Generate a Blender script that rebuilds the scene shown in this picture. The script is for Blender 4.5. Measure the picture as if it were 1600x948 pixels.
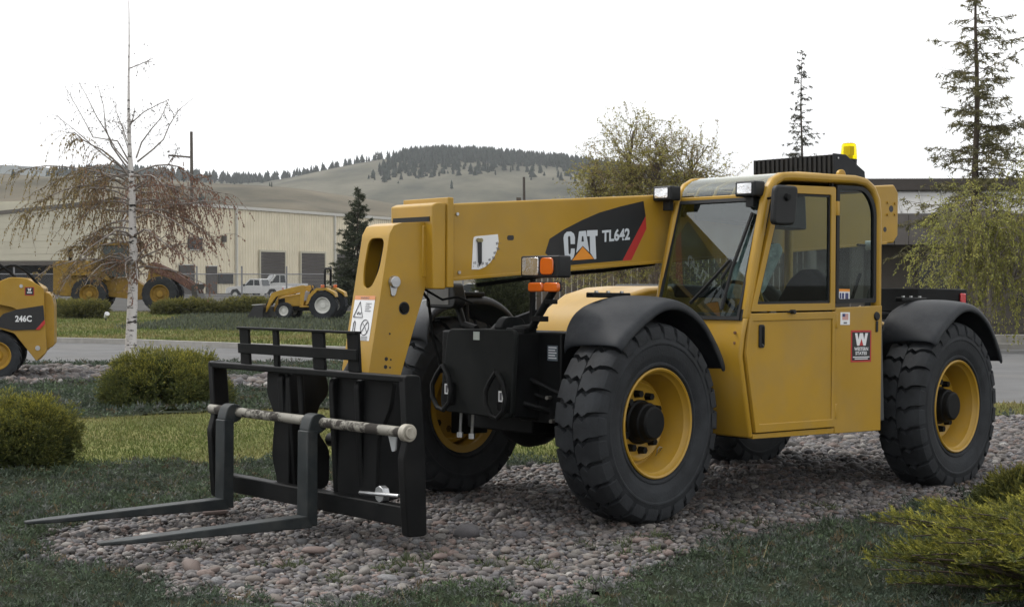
import bpy, bmesh, math, random
import numpy as np
from mathutils import Vector, Matrix

for o in list(bpy.data.objects):
    bpy.data.objects.remove(o)
scene = bpy.context.scene
COL = scene.collection
R = math.radians

# ------------------------------------------------------------------ camera
cam_d = bpy.data.cameras.new('camera')
cam = bpy.data.objects.new('camera', cam_d)
COL.objects.link(cam)
cam.location = (0, 0, 1.592)
cam.rotation_euler = (R(90 - 0.833), 0, 0)
cam_d.sensor_fit = 'HORIZONTAL'
cam_d.sensor_width = 36
cam_d.lens = 55.69
cam_d.clip_start = 0.1
cam_d.clip_end = 20000
scene.camera = cam

# ------------------------------------------------------------------ sky, sun, exposure
SUN_EL, SUN_AZ = 56.0, -58.0            # azimuth measured from +Y towards +X
world = bpy.data.worlds.new('World')
scene.world = world
world.use_nodes = True
wn, wl = world.node_tree.nodes, world.node_tree.links
wn.clear()
wout = wn.new('ShaderNodeOutputWorld')
wbg = wn.new('ShaderNodeBackground')
sky = wn.new('ShaderNodeTexSky')
sky.sky_type = 'NISHITA'
sky.sun_disc = False
sky.sun_elevation = R(SUN_EL)
sky.sun_rotation = R(SUN_AZ)
sky.air_density = 1.0
sky.dust_density = 4.0
sky.ozone_density = 1.0
# high thin overcast: most of the blue is veiled by white cloud, a few thin spots stay
tc = wn.new('ShaderNodeTexCoord')
mp_ = wn.new('ShaderNodeMapping'); mp_.inputs['Scale'].default_value = (1, 1, 3.2)
ns = wn.new('ShaderNodeTexNoise'); ns.inputs['Scale'].default_value = 2.3; ns.inputs['Detail'].default_value = 6
ns.inputs['Roughness'].default_value = 0.55
rp = wn.new('ShaderNodeValToRGB')
rp.color_ramp.elements[0].position = 0.30; rp.color_ramp.elements[0].color = (0.72, 0.72, 0.72, 1)
rp.color_ramp.elements[1].position = 0.50; rp.color_ramp.elements[1].color = (1, 1, 1, 1)
bw = wn.new('ShaderNodeRGBToBW')
gain = wn.new('ShaderNodeMath'); gain.operation = 'MULTIPLY_ADD'
gain.inputs[1].default_value = 0.6; gain.inputs[2].default_value = 10.0
mixs = wn.new('ShaderNodeMix'); mixs.data_type = 'RGBA'
wl.new(tc.outputs['Generated'], mp_.inputs['Vector'])
wl.new(mp_.outputs['Vector'], ns.inputs['Vector'])
wl.new(ns.outputs['Fac'], rp.inputs['Fac'])
wl.new(sky.outputs['Color'], bw.inputs['Color'])
wl.new(bw.outputs['Val'], gain.inputs[0])
wl.new(rp.outputs['Color'], mixs.inputs[0])
wl.new(sky.outputs['Color'], mixs.inputs[6])
wl.new(gain.outputs['Value'], mixs.inputs[7])
wl.new(mixs.outputs[2], wbg.inputs['Color'])
wbg.inputs['Strength'].default_value = 0.12
wl.new(wbg.outputs['Background'], wout.inputs['Surface'])

sun_d = bpy.data.lights.new('sun', 'SUN')
sun_d.energy = 1.9
sun_d.angle = R(9)
sun_d.color = (1.0, 0.96, 0.90)
sun = bpy.data.objects.new('sun', sun_d)
COL.objects.link(sun)
sdir = Vector((math.sin(R(SUN_AZ)) * math.cos(R(SUN_EL)), math.cos(R(SUN_AZ)) * math.cos(R(SUN_EL)), math.sin(R(SUN_EL))))
sun.rotation_euler = sdir.to_track_quat('Z', 'Y').to_euler()
sun.location = (-20, 20, 30)

scene.view_settings.view_transform = 'Standard'
scene.view_settings.look = 'None'
scene.view_settings.exposure = 0.0
scene.view_settings.gamma = 1.0
scene.view_settings.use_curve_mapping = False

# ------------------------------------------------------------------ materials
MATS = {}
def srgb(r, g, b):
    f = lambda c: ((c / 255) / 12.92) if c / 255 <= 0.04045 else (((c / 255) + 0.055) / 1.055) ** 2.4
    return (f(r), f(g), f(b))
def mat(name, col, rough=0.5, metal=0.0, var=0.12, scale=6.0, bump=0.0, bscale=40.0, dirt=None, dirt_amt=0.35, dirt_scale=3.0,
        coat=0.0, spec=0.5, emit=None, dirt_edge=(0.46, 0.72)):
    if name in MATS: return MATS[name]
    m = bpy.data.materials.new(name); m.use_nodes = True
    n, l = m.node_tree.nodes, m.node_tree.links
    b = n['Principled BSDF']
    b.inputs['Roughness'].default_value = rough
    b.inputs['Metallic'].default_value = metal
    b.inputs['Specular IOR Level'].default_value = spec
    b.inputs['Coat Weight'].default_value = coat
    b.inputs['Coat Roughness'].default_value = 0.12
    t = n.new('ShaderNodeTexCoord')
    x = n.new('ShaderNodeTexNoise'); x.inputs['Scale'].default_value = scale; x.inputs['Detail'].default_value = 5
    l.new(t.outputs['Object'], x.inputs['Vector'])
    r = n.new('ShaderNodeValToRGB')
    c0 = tuple(c * (1 - var) for c in col) + (1,)
    c1 = tuple(min(1, c * (1 + var)) for c in col) + (1,)
    r.color_ramp.elements[0].position = 0.3; r.color_ramp.elements[0].color = c0
    r.color_ramp.elements[1].position = 0.7; r.color_ramp.elements[1].color = c1
    l.new(x.outputs['Fac'], r.inputs['Fac'])
    src = r.outputs['Color']
    if dirt:
        y = n.new('ShaderNodeTexNoise'); y.inputs['Scale'].default_value = dirt_scale; y.inputs['Detail'].default_value = 8
        y.inputs['Roughness'].default_value = 0.7
        l.new(t.outputs['Object'], y.inputs['Vector'])
        rr = n.new('ShaderNodeValToRGB')
        rr.color_ramp.elements[0].position = dirt_edge[0]; rr.color_ramp.elements[0].color = (0, 0, 0, 1)
        rr.color_ramp.elements[1].position = dirt_edge[1]; rr.color_ramp.elements[1].color = (dirt_amt,) * 3 + (1,)
        l.new(y.outputs['Fac'], rr.inputs['Fac'])
        mx = n.new('ShaderNodeMix'); mx.data_type = 'RGBA'
        l.new(rr.outputs['Color'], mx.inputs[0]); l.new(src, mx.inputs[6]); mx.inputs[7].default_value = tuple(dirt) + (1,)
        src = mx.outputs[2]
        ad = n.new('ShaderNodeMath'); ad.operation = 'MULTIPLY_ADD'
        ad.inputs[1].default_value = 0.5; ad.inputs[2].default_value = rough
        l.new(rr.outputs['Color'], ad.inputs[0]); l.new(ad.outputs[0], b.inputs['Roughness'])
    l.new(src, b.inputs['Base Color'])
    if bump:
        z = n.new('ShaderNodeTexNoise'); z.inputs['Scale'].default_value = bscale; z.inputs['Detail'].default_value = 6
        l.new(t.outputs['Object'], z.inputs['Vector'])
        bp = n.new('ShaderNodeBump'); bp.inputs['Strength'].default_value = bump; bp.inputs['Distance'].default_value = 0.02
        l.new(z.outputs['Fac'], bp.inputs['Height']); l.new(bp.outputs['Normal'], b.inputs['Normal'])
    if emit:
        b.inputs['Emission Color'].default_value = tuple(emit[:3]) + (1,); b.inputs['Emission Strength'].default_value = emit[3]
    MATS[name] = m
    return m
def attr_mat(name, rough=0.6, trans=0.0, spec=0.3, bump=0.0, bscale=60.0, gain=1.0):
    """colour comes from the per-leaf / per-stone colour attribute"""
    if name in MATS: return MATS[name]
    m = bpy.data.materials.new(name); m.use_nodes = True
    n, l = m.node_tree.nodes, m.node_tree.links
    b = n['Principled BSDF']; b.inputs['Roughness'].default_value = rough; b.inputs['Specular IOR Level'].default_value = spec
    a = n.new('ShaderNodeAttribute'); a.attribute_name = 'col'
    src = a.outputs['Color']
    if bump:
        t = n.new('ShaderNodeTexCoord')
        z = n.new('ShaderNodeTexNoise'); z.inputs['Scale'].default_value = bscale; z.inputs['Detail'].default_value = 5
        l.new(t.outputs['Object'], z.inputs['Vector'])
        mu = n.new('ShaderNodeMix'); mu.data_type = 'RGBA'; mu.blend_type = 'MULTIPLY'; mu.inputs[0].default_value = 0.6
        rr = n.new('ShaderNodeValToRGB'); rr.color_ramp.elements[0].position = 0.35; rr.color_ramp.elements[0].color = (0.55, 0.55, 0.55, 1)
        rr.color_ramp.elements[1].position = 0.65; rr.color_ramp.elements[1].color = (1.2, 1.2, 1.2, 1)
        l.new(z.outputs['Fac'], rr.inputs['Fac']); l.new(src, mu.inputs[6]); l.new(rr.outputs['Color'], mu.inputs[7])
        src = mu.outputs[2]
        bp = n.new('ShaderNodeBump'); bp.inputs['Strength'].default_value = bump; bp.inputs['Distance'].default_value = 0.01
        l.new(z.outputs['Fac'], bp.inputs['Height']); l.new(bp.outputs['Normal'], b.inputs['Normal'])
    l.new(src, b.inputs['Base Color'])
    if trans:
        tr = n.new('ShaderNodeBsdfTranslucent'); l.new(a.outputs['Color'], tr.inputs['Color'])
        mx = n.new('ShaderNodeMixShader'); mx.inputs[0].default_value = trans
        l.new(b.outputs[0], mx.inputs[1]); l.new(tr.outputs[0], mx.inputs[2])
        l.new(mx.outputs[0], n['Material Output'].inputs['Surface'])
    MATS[name] = m
    return m
def glass_mat(name, tint, ior=1.5, rough=0.0):
    if name in MATS: return MATS[name]
    m = bpy.data.materials.new(name); m.use_nodes = True
    n, l = m.node_tree.nodes, m.node_tree.links
    n.remove(n['Principled BSDF'])
    t = n.new('ShaderNodeBsdfTransparent'); t.inputs[0].default_value = tuple(tint) + (1,)
    g = n.new('ShaderNodeBsdfGlossy'); g.inputs['Roughness'].default_value = rough; g.inputs['Color'].default_value = (0.9, 0.95, 0.95, 1)
    lw = n.new('ShaderNodeLayerWeight'); lw.inputs[0].default_value = 0.5
    pw = n.new('ShaderNodeMath'); pw.operation = 'POWER'; pw.inputs[1].default_value = 4.0
    f = n.new('ShaderNodeMath'); f.operation = 'MULTIPLY_ADD'; f0 = ((ior - 1) / (ior + 1)) ** 2
    f.inputs[1].default_value = 1 - f0; f.inputs[2].default_value = f0
    l.new(lw.outputs['Facing'], pw.inputs[0]); l.new(pw.outputs[0], f.inputs[0])
    x = n.new('ShaderNodeMixShader')
    l.new(f.outputs[0], x.inputs[0]); l.new(t.outputs[0], x.inputs[1]); l.new(g.outputs[0], x.inputs[2])
    l.new(x.outputs[0], n['Material Output'].inputs['Surface'])
    MATS[name] = m
    return m

YEL = mat('yellow_machine_paint', (0.375, 0.220, 0.022), 0.29, spec=0.36, var=0.07, scale=3.0, dirt=(0.27, 0.19, 0.075), dirt_amt=0.4, dirt_scale=2.6, bump=0.02, bscale=180)
BLK = mat('black_machine_paint', (0.0050, 0.0055, 0.006), 0.5, spec=0.13, var=0.3, scale=8, dirt=(0.022, 0.021, 0.02), dirt_amt=0.3, dirt_scale=5)
FORK = mat('dark_fork_steel', (0.020, 0.025, 0.027), 0.5, spec=0.3, var=0.2, scale=9, dirt=(0.075, 0.075, 0.07), dirt_amt=0.5, dirt_scale=7)
RUB = mat('tyre_rubber', (0.016, 0.018, 0.021), 0.75, spec=0.3, var=0.3, scale=10, dirt=(0.055, 0.060, 0.066), dirt_amt=0.6, dirt_scale=3, bump=0.15, bscale=60)
PLA = mat('grey_fender_plastic', (0.012, 0.0145, 0.0185), 0.5, spec=0.25, var=0.15, scale=6, bump=0.1, bscale=250, dirt=(0.09, 0.09, 0.09), dirt_amt=0.35)
DPL = mat('dark_plastic', (0.012, 0.013, 0.014), 0.55, spec=0.3, var=0.15, bump=0.05, bscale=200)
STEEL = mat('bright_steel', (0.45, 0.46, 0.47), 0.35, metal=0.9, var=0.15, scale=20)
SHAFT = mat('worn_shaft_paint', (0.22, 0.21, 0.18), 0.55, var=0.15, scale=10, dirt=(0.03, 0.026, 0.022), dirt_amt=1.0, dirt_scale=6.5, dirt_edge=(0.47, 0.54))
WHT = mat('white_print', (0.72, 0.73, 0.74), 0.5, var=0.05)
DEC = mat('black_print', (0.010, 0.010, 0.012), 0.38, var=0.1)
REDP = mat('red_print', (0.42, 0.022, 0.02), 0.4, var=0.08)
ORP = mat('orange_print', (0.72, 0.26, 0.02), 0.4, var=0.06)
GRYP = mat('grey_print', (0.10, 0.10, 0.11), 0.5, var=0.05)
BLUP = mat('blue_print', (0.03, 0.04, 0.14), 0.5, var=0.05)
AMB = mat('amber_lens', (0.55, 0.11, 0.010), 0.2, var=0.1, coat=0.5)
REDL = mat('red_lens', (0.45, 0.012, 0.018), 0.25, var=0.1, coat=0.5)
LENS = mat('lamp_reflector', (0.75, 0.76, 0.78), 0.18, metal=0.85, var=0.15, scale=12, bump=0.2, bscale=30)
SEAT = mat('seat_fabric', (0.011, 0.011, 0.012), 0.85, spec=0.1, var=0.2)
PLASTICWRAP = mat('seat_wrap', (0.32, 0.36, 0.37), 0.25, var=0.35, scale=14, bump=0.8, bscale=18)
GLS = glass_mat('cab_glass', (0.50, 0.60, 0.57), 1.3)
GLW = glass_mat('windshield_glass', (0.42, 0.53, 0.52), 2.05)
CLR = glass_mat('clear_rear_glass', (0.80, 0.84, 0.82), 1.25)
GLSR = glass_mat('roof_glass', (0.52, 0.60, 0.57), 1.8, 0.0)

# ------------------------------------------------------------------ mesh helpers
class MB:
    def __init__(s): s.v = []; s.f = []
    def add(s, vs, fs):
        o = len(s.v); s.v += [tuple(p) for p in vs]; s.f += [tuple(i + o for i in f) for f in fs]; return s
    def box(s, lo, hi, M=None):
        vs = [Vector((x, y, z)) for x in (lo[0], hi[0]) for y in (lo[1], hi[1]) for z in (lo[2], hi[2])]
        if M is not None: vs = [M @ p for p in vs]
        return s.add(vs, [(0, 1, 3, 2), (4, 6, 7, 5), (0, 4, 5, 1), (2, 3, 7, 6), (0, 2, 6, 4), (1, 5, 7, 3)])
    def prism(s, poly, ax, a0, a1, poly2=None):
        def P(p, a): return (a, p[0], p[1]) if ax == 'x' else ((p[0], a, p[1]) if ax == 'y' else (p[0], p[1], a))
        n = len(poly); q = poly2 or poly
        vs = [P(p, a0) for p in poly] + [P(p, a1) for p in q]
        fs = [tuple(range(n))[::-1], tuple(range(n, 2 * n))] + [(i, (i + 1) % n, n + (i + 1) % n, n + i) for i in range(n)]
        return s.add(vs, fs)
    def ring(s, outer, inner, ax, a0, a1):
        def P(p, a): return (a, p[0], p[1]) if ax == 'x' else ((p[0], a, p[1]) if ax == 'y' else (p[0], p[1], a))
        n = len(outer)
        vs = [P(p, a0) for p in outer] + [P(p, a0) for p in inner] + [P(p, a1) for p in outer] + [P(p, a1) for p in inner]
        fs = []
        for i in range(n):
            j = (i + 1) % n
            fs += [(i, j, n + j, n + i), (2 * n + j, 2 * n + i, 3 * n + i, 3 * n + j), (i, 2 * n + i, 2 * n + j, j), (n + i, n + j, 3 * n + j, 3 * n + i)]
        return s.add(vs, fs)
    def tube(s, pts, r, n=8, cap=True):
        pts = [Vector(p) for p in pts]; m = len(pts)
        rs = r if isinstance(r, (list, tuple)) else [r] * m
        t0 = (pts[1] - pts[0]).normalized()
        up = Vector((0, 0, 1)) if abs(t0.z) < 0.9 else Vector((1, 0, 0))
        a = t0.cross(up).normalized(); vs = []
        for i, p in enumerate(pts):
            t = (pts[min(i + 1, m - 1)] - pts[max(i - 1, 0)]).normalized()
            a = (a - t * a.dot(t)).normalized(); b = t.cross(a)
            vs += [p + (a * math.cos(2 * math.pi * k / n) + b * math.sin(2 * math.pi * k / n)) * rs[i] for k in range(n)]
        fs = [(i * n + k, i * n + (k + 1) % n, (i + 1) * n + (k + 1) % n, (i + 1) * n + k) for i in range(m - 1) for k in range(n)]
        if cap: fs += [tuple(range(n))[::-1], tuple(range((m - 1) * n, m * n))]
        return s.add(vs, fs)
    def cyl(s, p0, p1, r0, r1=None, n=16): return s.tube([p0, p1], [r0, r0 if r1 is None else r1], n)
    def lathe(s, prof, n=32, M=None, close=False):
        """profile of (radius, y) turned about the local y axis"""
        m = len(prof); vs = []
        for i in range(n):
            t = 2 * math.pi * i / n
            vs += [Vector((r * math.cos(t), y, r * math.sin(t))) for r, y in prof]
        if M is not None: vs = [M @ p for p in vs]
        fs = [(i * m + k, i * m + k + 1, ((i + 1) % n) * m + k + 1, ((i + 1) % n) * m + k) for i in range(n) for k in range(m - 1)]
        if close: fs += [(i * m + m - 1, i * m, ((i + 1) % n) * m, ((i + 1) % n) * m + m - 1) for i in range(n)]
        return s.add(vs, fs)
    def mesh(s, name, smooth=40, weld=True):
        bm = bmesh.new()
        vs = [bm.verts.new(p) for p in s.v]
        for f in s.f:
            try: bm.faces.new([vs[i] for i in f])
            except ValueError: pass
        if weld: bmesh.ops.remove_doubles(bm, verts=bm.verts, dist=1e-5)
        bmesh.ops.recalc_face_normals(bm, faces=bm.faces)
        me = bpy.data.meshes.new(name); bm.to_mesh(me); bm.free()
        if smooth:
            me.polygons.foreach_set('use_smooth', [True] * len(me.polygons))
            me.set_sharp_from_angle(angle=R(smooth))
        return me
    def build(s, name, m, parent=None, bevel=0.0, seg=2, smooth=40, loc=None, rot=None, weld=True):
        return link(name, s.mesh(name, smooth, weld), m, parent, bevel, seg, loc, rot)
def link(name, me, m, parent=None, bevel=0.0, seg=2, loc=None, rot=None):
    if m is not None and not me.materials: me.materials.append(m)
    o = bpy.data.objects.new(name, me); COL.objects.link(o)
    if parent is not None: o.parent = parent
    if loc is not None: o.location = loc
    if rot is not None: o.rotation_euler = rot
    if bevel:
        b = o.modifiers.new('bevel', 'BEVEL'); b.width = bevel; b.segments = seg; b.limit_method = 'ANGLE'; b.angle_limit = R(35)
    return o
def rpoly(pts, r, n=4):
    """polygon with rounded corners"""
    out = []; m = len(pts)
    rr = r if isinstance(r, (list, tuple)) else [r] * m
    for i in range(m):
        p = Vector(pts[i]); a = Vector(pts[i - 1]) - p; b = Vector(pts[(i + 1) % m]) - p
        ri = min(rr[i], a.length * 0.49, b.length * 0.49)
        if ri <= 1e-6: out.append(tuple(p)); continue
        s0 = p + a.normalized() * ri; s1 = p + b.normalized() * ri
        for k in range(n + 1):
            t = k / n
            out.append(tuple(s0 * (1 - t) ** 2 + p * 2 * t * (1 - t) + s1 * t * t))
    return out
def tag(o, label=None, cat=None, group=None, kind=None):
    if label: o['label'] = label
    if cat: o['category'] = cat
    if group: o['group'] = group
    if kind: o['kind'] = kind
    return o
def thing(name, label, cat, loc=(0, 0, 0), rotz=0, group=None):
    o = bpy.data.objects.new(name, None); COL.objects.link(o)
    o.location = loc; o.rotation_euler = (0, 0, rotz); o.empty_display_size = 0.2
    return tag(o, label, cat, group)
def copy_tree(o, parent=None):
    c = o.copy(); COL.objects.link(c); c.parent = parent
    for ch in list(o.children): copy_tree(ch, c)
    return c
def cut(o, cutter_mb):
    """subtract a solid from a mesh object, for real holes"""
    c = cutter_mb.build('cutter', None, o.parent, smooth=0)
    md = o.modifiers.new('hole', 'BOOLEAN'); md.operation = 'DIFFERENCE'; md.object = c; md.solver = 'EXACT'
    for x in o.modifiers:
        if x.type == 'BEVEL': x.show_viewport = False
    bpy.context.view_layer.update()
    dg = bpy.context.evaluated_depsgraph_get()
    me = bpy.data.meshes.new_from_object(o.evaluated_get(dg))
    o.modifiers.remove(md); old = o.data; o.data = me
    for x in o.modifiers: x.show_viewport = True
    bpy.data.objects.remove(c)
    me.polygons.foreach_set('use_smooth', [True] * len(me.polygons)); me.set_sharp_from_angle(angle=R(30))
def text_mesh(s, bold=0.0):
    cu = bpy.data.curves.new('lettering', 'FONT'); cu.body = s; cu.size = 1; cu.offset = bold; cu.extrude = 0.0; cu.resolution_u = 3
    o = bpy.data.objects.new('lettering', cu); COL.objects.link(o)
    bpy.context.view_layer.update()
    me = bpy.data.meshes.new_from_object(o.evaluated_get(bpy.context.evaluated_depsgraph_get()))
    bpy.data.objects.remove(o); bpy.data.curves.remove(cu)
    return me
def text_on(s, corner, ex, ey, w, h, m, parent, name='lettering', bold=0.02, off=0.001):
    """fit text into the rectangle that starts at corner and runs w along ex and h along ey"""
    me = text_mesh(s, bold)
    co = np.zeros(len(me.vertices) * 3); me.vertices.foreach_get('co', co); co = co.reshape(-1, 3)
    lo, hi = co.min(0), co.max(0)
    ex, ey = Vector(ex).normalized(), Vector(ey).normalized(); ez = ex.cross(ey)
    q = (co - lo) / np.maximum(hi - lo, 1e-6)
    P = np.array(corner)[None] + q[:, :1] * w * np.array(ex)[None] + q[:, 1:2] * h * np.array(ey)[None] + off * np.array(ez)[None]
    me.vertices.foreach_set('co', P.ravel()); me.update()
    return link(name, me, m, parent)

# fast numpy polygon soup with one colour per polygon or per corner
def soup(name, V, col, m, parent=None, smooth=False):
    """V (N,k,3) separate polygons; col (N,3) or (N,k,3)"""
    N, k = V.shape[:2]
    return indexed(name, V.reshape(-1, 3), np.arange(N * k).reshape(N, k), np.repeat(col, k, 0) if col.ndim == 2 else col.reshape(-1, 3), m, parent, smooth)
def indexed(name, V, F, col, m, parent=None, smooth=False):
    me = bpy.data.meshes.new(name); nv, (nf, k) = len(V), F.shape
    me.vertices.add(nv); me.vertices.foreach_set('co', np.ascontiguousarray(V, dtype=np.float32).ravel())
    me.loops.add(nf * k); me.loops.foreach_set('vertex_index', np.ascontiguousarray(F, dtype=np.int32).ravel())
    me.polygons.add(nf)
    me.polygons.foreach_set('loop_start', np.arange(0, nf * k, k, dtype=np.int32))
    me.update(calc_edges=True)
    if smooth: me.polygons.foreach_set('use_smooth', np.ones(nf, dtype=bool))
    if col is not None:
        a = me.attributes.new('col', 'FLOAT_COLOR', 'POINT')
        a.data.foreach_set('color', np.c_[col, np.ones(len(col))].astype(np.float32).ravel())
    return link(name, me, m, parent)
def unit(a): return a / np.maximum(np.linalg.norm(a, axis=-1, keepdims=True), 1e-9)
def vnoise(x, y, seed=0):
    """cheap smooth noise in about -1..1"""
    r = np.random.RandomState(seed); s = 0
    for i in range(7):
        a, b, c = r.uniform(-1, 1), r.uniform(-1, 1), r.uniform(0, 6.28)
        k = 0.7 + 0.5 * i
        s = s + np.sin(k * (a * x + b * y) * 2 + c + 1.3 * np.sin(0.6 * k * (b * x - a * y) + c)) / (1 + 0.35 * i)
    return s / 3.0
def inpoly(x, y, poly):
    c = np.zeros(x.shape, bool); n = len(poly)
    for i in range(n):
        (x1, y1), (x2, y2) = poly[i], poly[i - 1]
        h = (y1 > y) != (y2 > y)
        with np.errstate(divide='ignore', invalid='ignore'):
            c ^= h & (x < (x2 - x1) * (y - y1) / (y2 - y1 + 1e-12) + x1)
    return c
# ------------------------------------------------------------------ the ground
rng = np.random.RandomState(7)
GRAVEL = [(-2.95, 9.83), (-2.55, 10.5), (-1.97, 11.34), (-1.66, 12.03), (-1.23, 12.69), (-0.53, 13.16), (0.38, 13.57), (1.16, 14.36), (1.7, 15.3),
          (2.3, 16.8), (3.2, 17.9), (4.16, 18.05), (5.43, 18.14), (6.31, 18.5), (9.5, 19.2), (9.5, 16.2), (6.0, 14.2), (4.5, 13.25), (3.6, 12.3), (2.95, 11.6),
          (2.33, 10.87), (1.87, 10.24), (1.19, 9.83), (0.99, 9.43), (0.72, 8.87), (0.55, 8.53), (0.37, 8.35), (0.26, 7.93), (0.16, 8.0), (0.0, 8.38),
          (-0.34, 8.47), (-0.55, 8.45), (-0.59, 8.09), (-0.77, 7.93), (-1.1, 7.75), (-1.45, 8.07), (-1.74, 8.36), (-2.0, 8.9), (-2.59, 9.21)]
GRAVEL = [(x, y - (0.30 if i >= 16 else 0.0)) for i, (x, y) in enumerate(GRAVEL)]      # the near edge lies behind the height of the planting in front of it
GRAVEL2 = [(-12, 26.0), (-9.0, 28.6), (-8.3, 29.0), (-7.7, 28.7), (-4.4, 25.7), (-3.8, 26.0), (-3.4, 25.2), (-3.6, 23.2), (-4.2, 23.3), (-6.7, 25.0), (-7.3, 24.2), (-9, 24.0), (-12, 23.5)]
LAWN = [(-8, 14.2), (-3.9, 13.7), (-2.0, 13.9), (-0.8, 13.95), (0.4, 13.9), (1.2, 14.9), (2.2, 17.5), (1.4, 19.0), (-1.0, 19.4), (-2.92, 19.5), (-5.1, 18.2), (-8, 17.6)]
ROAD = [(-70, 24), (-30, 29.0), (-8.9, 30.8), (-3.1, 31.0), (2.0, 27.0), (4.6, 21.4), (6.6, 20.4), (12, 20.2), (30, 19.0), (60, 17.0), (60, 37.0), (30, 37.0), (11, 36.6), (4, 34.6), (-3.35, 34.6), (-9.5, 39.4), (-11.8, 40.6), (-30, 47.0), (-70, 52.0)]

g = mat('dry_yard_soil', (0.115, 0.105, 0.082), 0.95, var=0.25, scale=0.25, bump=0.3, bscale=4, spec=0.1)
bm = MB(); S = 6000
bm.add([(-S, -400, -0.03), (S, -400, -0.03), (S, S, -0.03), (-S, S, -0.03)], [(0, 1, 2, 3)])
tag(bm.build('ground', g, smooth=0), kind='structure', label='flat dry soil reaching to the hills')

def sheet(name, poly, z, m, label, kind='structure'):
    b = MB(); b.add([(x, y, z) for x, y in poly], [tuple(range(len(poly)))])
    return tag(b.build(name, m, smooth=0), label=label, kind=kind)
ASPH = mat('worn_asphalt', (0.115, 0.116, 0.118), 0.9, spec=0.2, var=0.16, scale=1.2, bump=0.25, bscale=60, dirt=(0.15, 0.145, 0.135), dirt_amt=0.5, dirt_scale=0.35)
sheet('road', ROAD, 0.004, ASPH, 'pale worn asphalt drive curving behind the machine')
yard = mat('yard_gravel_asphalt', (0.072, 0.071, 0.068), 0.95, spec=0.05, var=0.2, scale=0.3, bump=0.2, bscale=10)
sheet('yard', [(-120, 84), (60, 84), (120, 260), (-120, 260)], -0.012, yard, 'grey equipment yard before the warehouse')

# lawns: soil sheet with turf blades on it
lawn_m = mat('lawn_turf', (0.105, 0.115, 0.036), 0.95, spec=0.1, var=0.3, scale=0.9, dirt=(0.20, 0.17, 0.075), dirt_amt=0.7, dirt_scale=0.7, bump=0.5, bscale=90)
sheet('lawn', LAWN, 0.0, lawn_m, 'patchy lawn strip behind the fork carriage')
FARLAWN = [(-70, 53), (-30, 47.6), (-11.8, 41.2), (-9.5, 40.0), (-3.35, 35.2), (4, 35.2), (6, 44), (6, 80), (-70, 80)]
sheet('lawn', FARLAWN, 0.008, lawn_m, 'far lawn beyond the asphalt drive')
STRIP = [(4.2, 19.3), (6.4, 18.5), (9.5, 19.2), (30, 18), (30, 19.0), (12, 20.2), (6.6, 20.4), (4.6, 21.4)]
sheet('verge', STRIP, 0.001, lawn_m, 'narrow grass verge between gravel bed and asphalt')

# kerb along the far side of the drive
conc = mat('kerb_concrete', (0.30, 0.29, 0.27), 0.9, var=0.15, scale=4, bump=0.2, bscale=50)
b = MB()
KL = [(30, 37.0), (11, 36.6), (4, 34.6), (-3.35, 34.6), (-9.5, 39.4), (-11.8, 40.6), (-30, 47.0), (-70, 52.0)]
for i in range(len(KL) - 1):
    a, c = Vector(KL[i] + (0,)), Vector(KL[i + 1] + (0,)); d = (c - a).normalized(); nrm = Vector((d.y, -d.x, 0)) * 0.16
    q = [a, c, c + nrm, a + nrm]
    b.add([(p.x, p.y, -0.02) for p in q] + [(p.x, p.y, 0.13) for p in q], [(3, 2, 1, 0), (4, 5, 6, 7), (0, 1, 5, 4), (1, 2, 6, 5), (2, 3, 7, 6), (3, 0, 4, 7)])
tag(b.build('kerb', conc, smooth=0, weld=False), label='low concrete kerb along the far edge of the drive', kind='structure')

def frustum_pts(n, y0, y1, rs, margin=1.6, half=0.345):
    Y = rs.uniform(y0, y1, n); X = rs.uniform(-1, 1, n) * (half * Y + margin); return X, Y
def mound(x, y): return 0.022 * vnoise(x * 1.1, y * 1.1, 3) + 0.020 * vnoise(x * 3.1, y * 3.1, 5) + 0.028
def edge(x, y, amp=0.16, seed=11):
    r = np.random.RandomState(len(x) % 9973); j = 0.05 if x.ndim == 1 else 0.0
    return x + amp * vnoise(x * 4, y * 4, seed) + 0.06 * vnoise(x * 11, y * 11, seed + 5) + r.normal(0, 1, x.shape) * j, y + amp * vnoise(x * 4.3, y * 4.3, seed + 1) + 0.06 * vnoise(x * 12, y * 12, seed + 6) + r.normal(0, 1, x.shape) * j
def blades(X, Y, Z, length, width, tilt, rs):
    """one thin triangle per point"""
    n = len(X); th = rs.uniform(0, 6.283, n); tl = np.abs(rs.normal(0, tilt, n))
    d = np.c_[np.cos(th) * np.sin(tl), np.sin(th) * np.sin(tl), np.cos(tl)]
    ph = rs.uniform(0, 6.283, n); s = np.c_[np.cos(ph), np.sin(ph), np.zeros(n)] * width[:, None]
    P = np.c_[X, Y, Z]
    return np.stack([P - s, P + s, P + d * length[:, None]], 1)
LEAF = attr_mat('groundcover_leaf', 0.7, 0.2, 0.25)
GRASS = attr_mat('grass_blade', 0.7, 0.25, 0.2)

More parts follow.
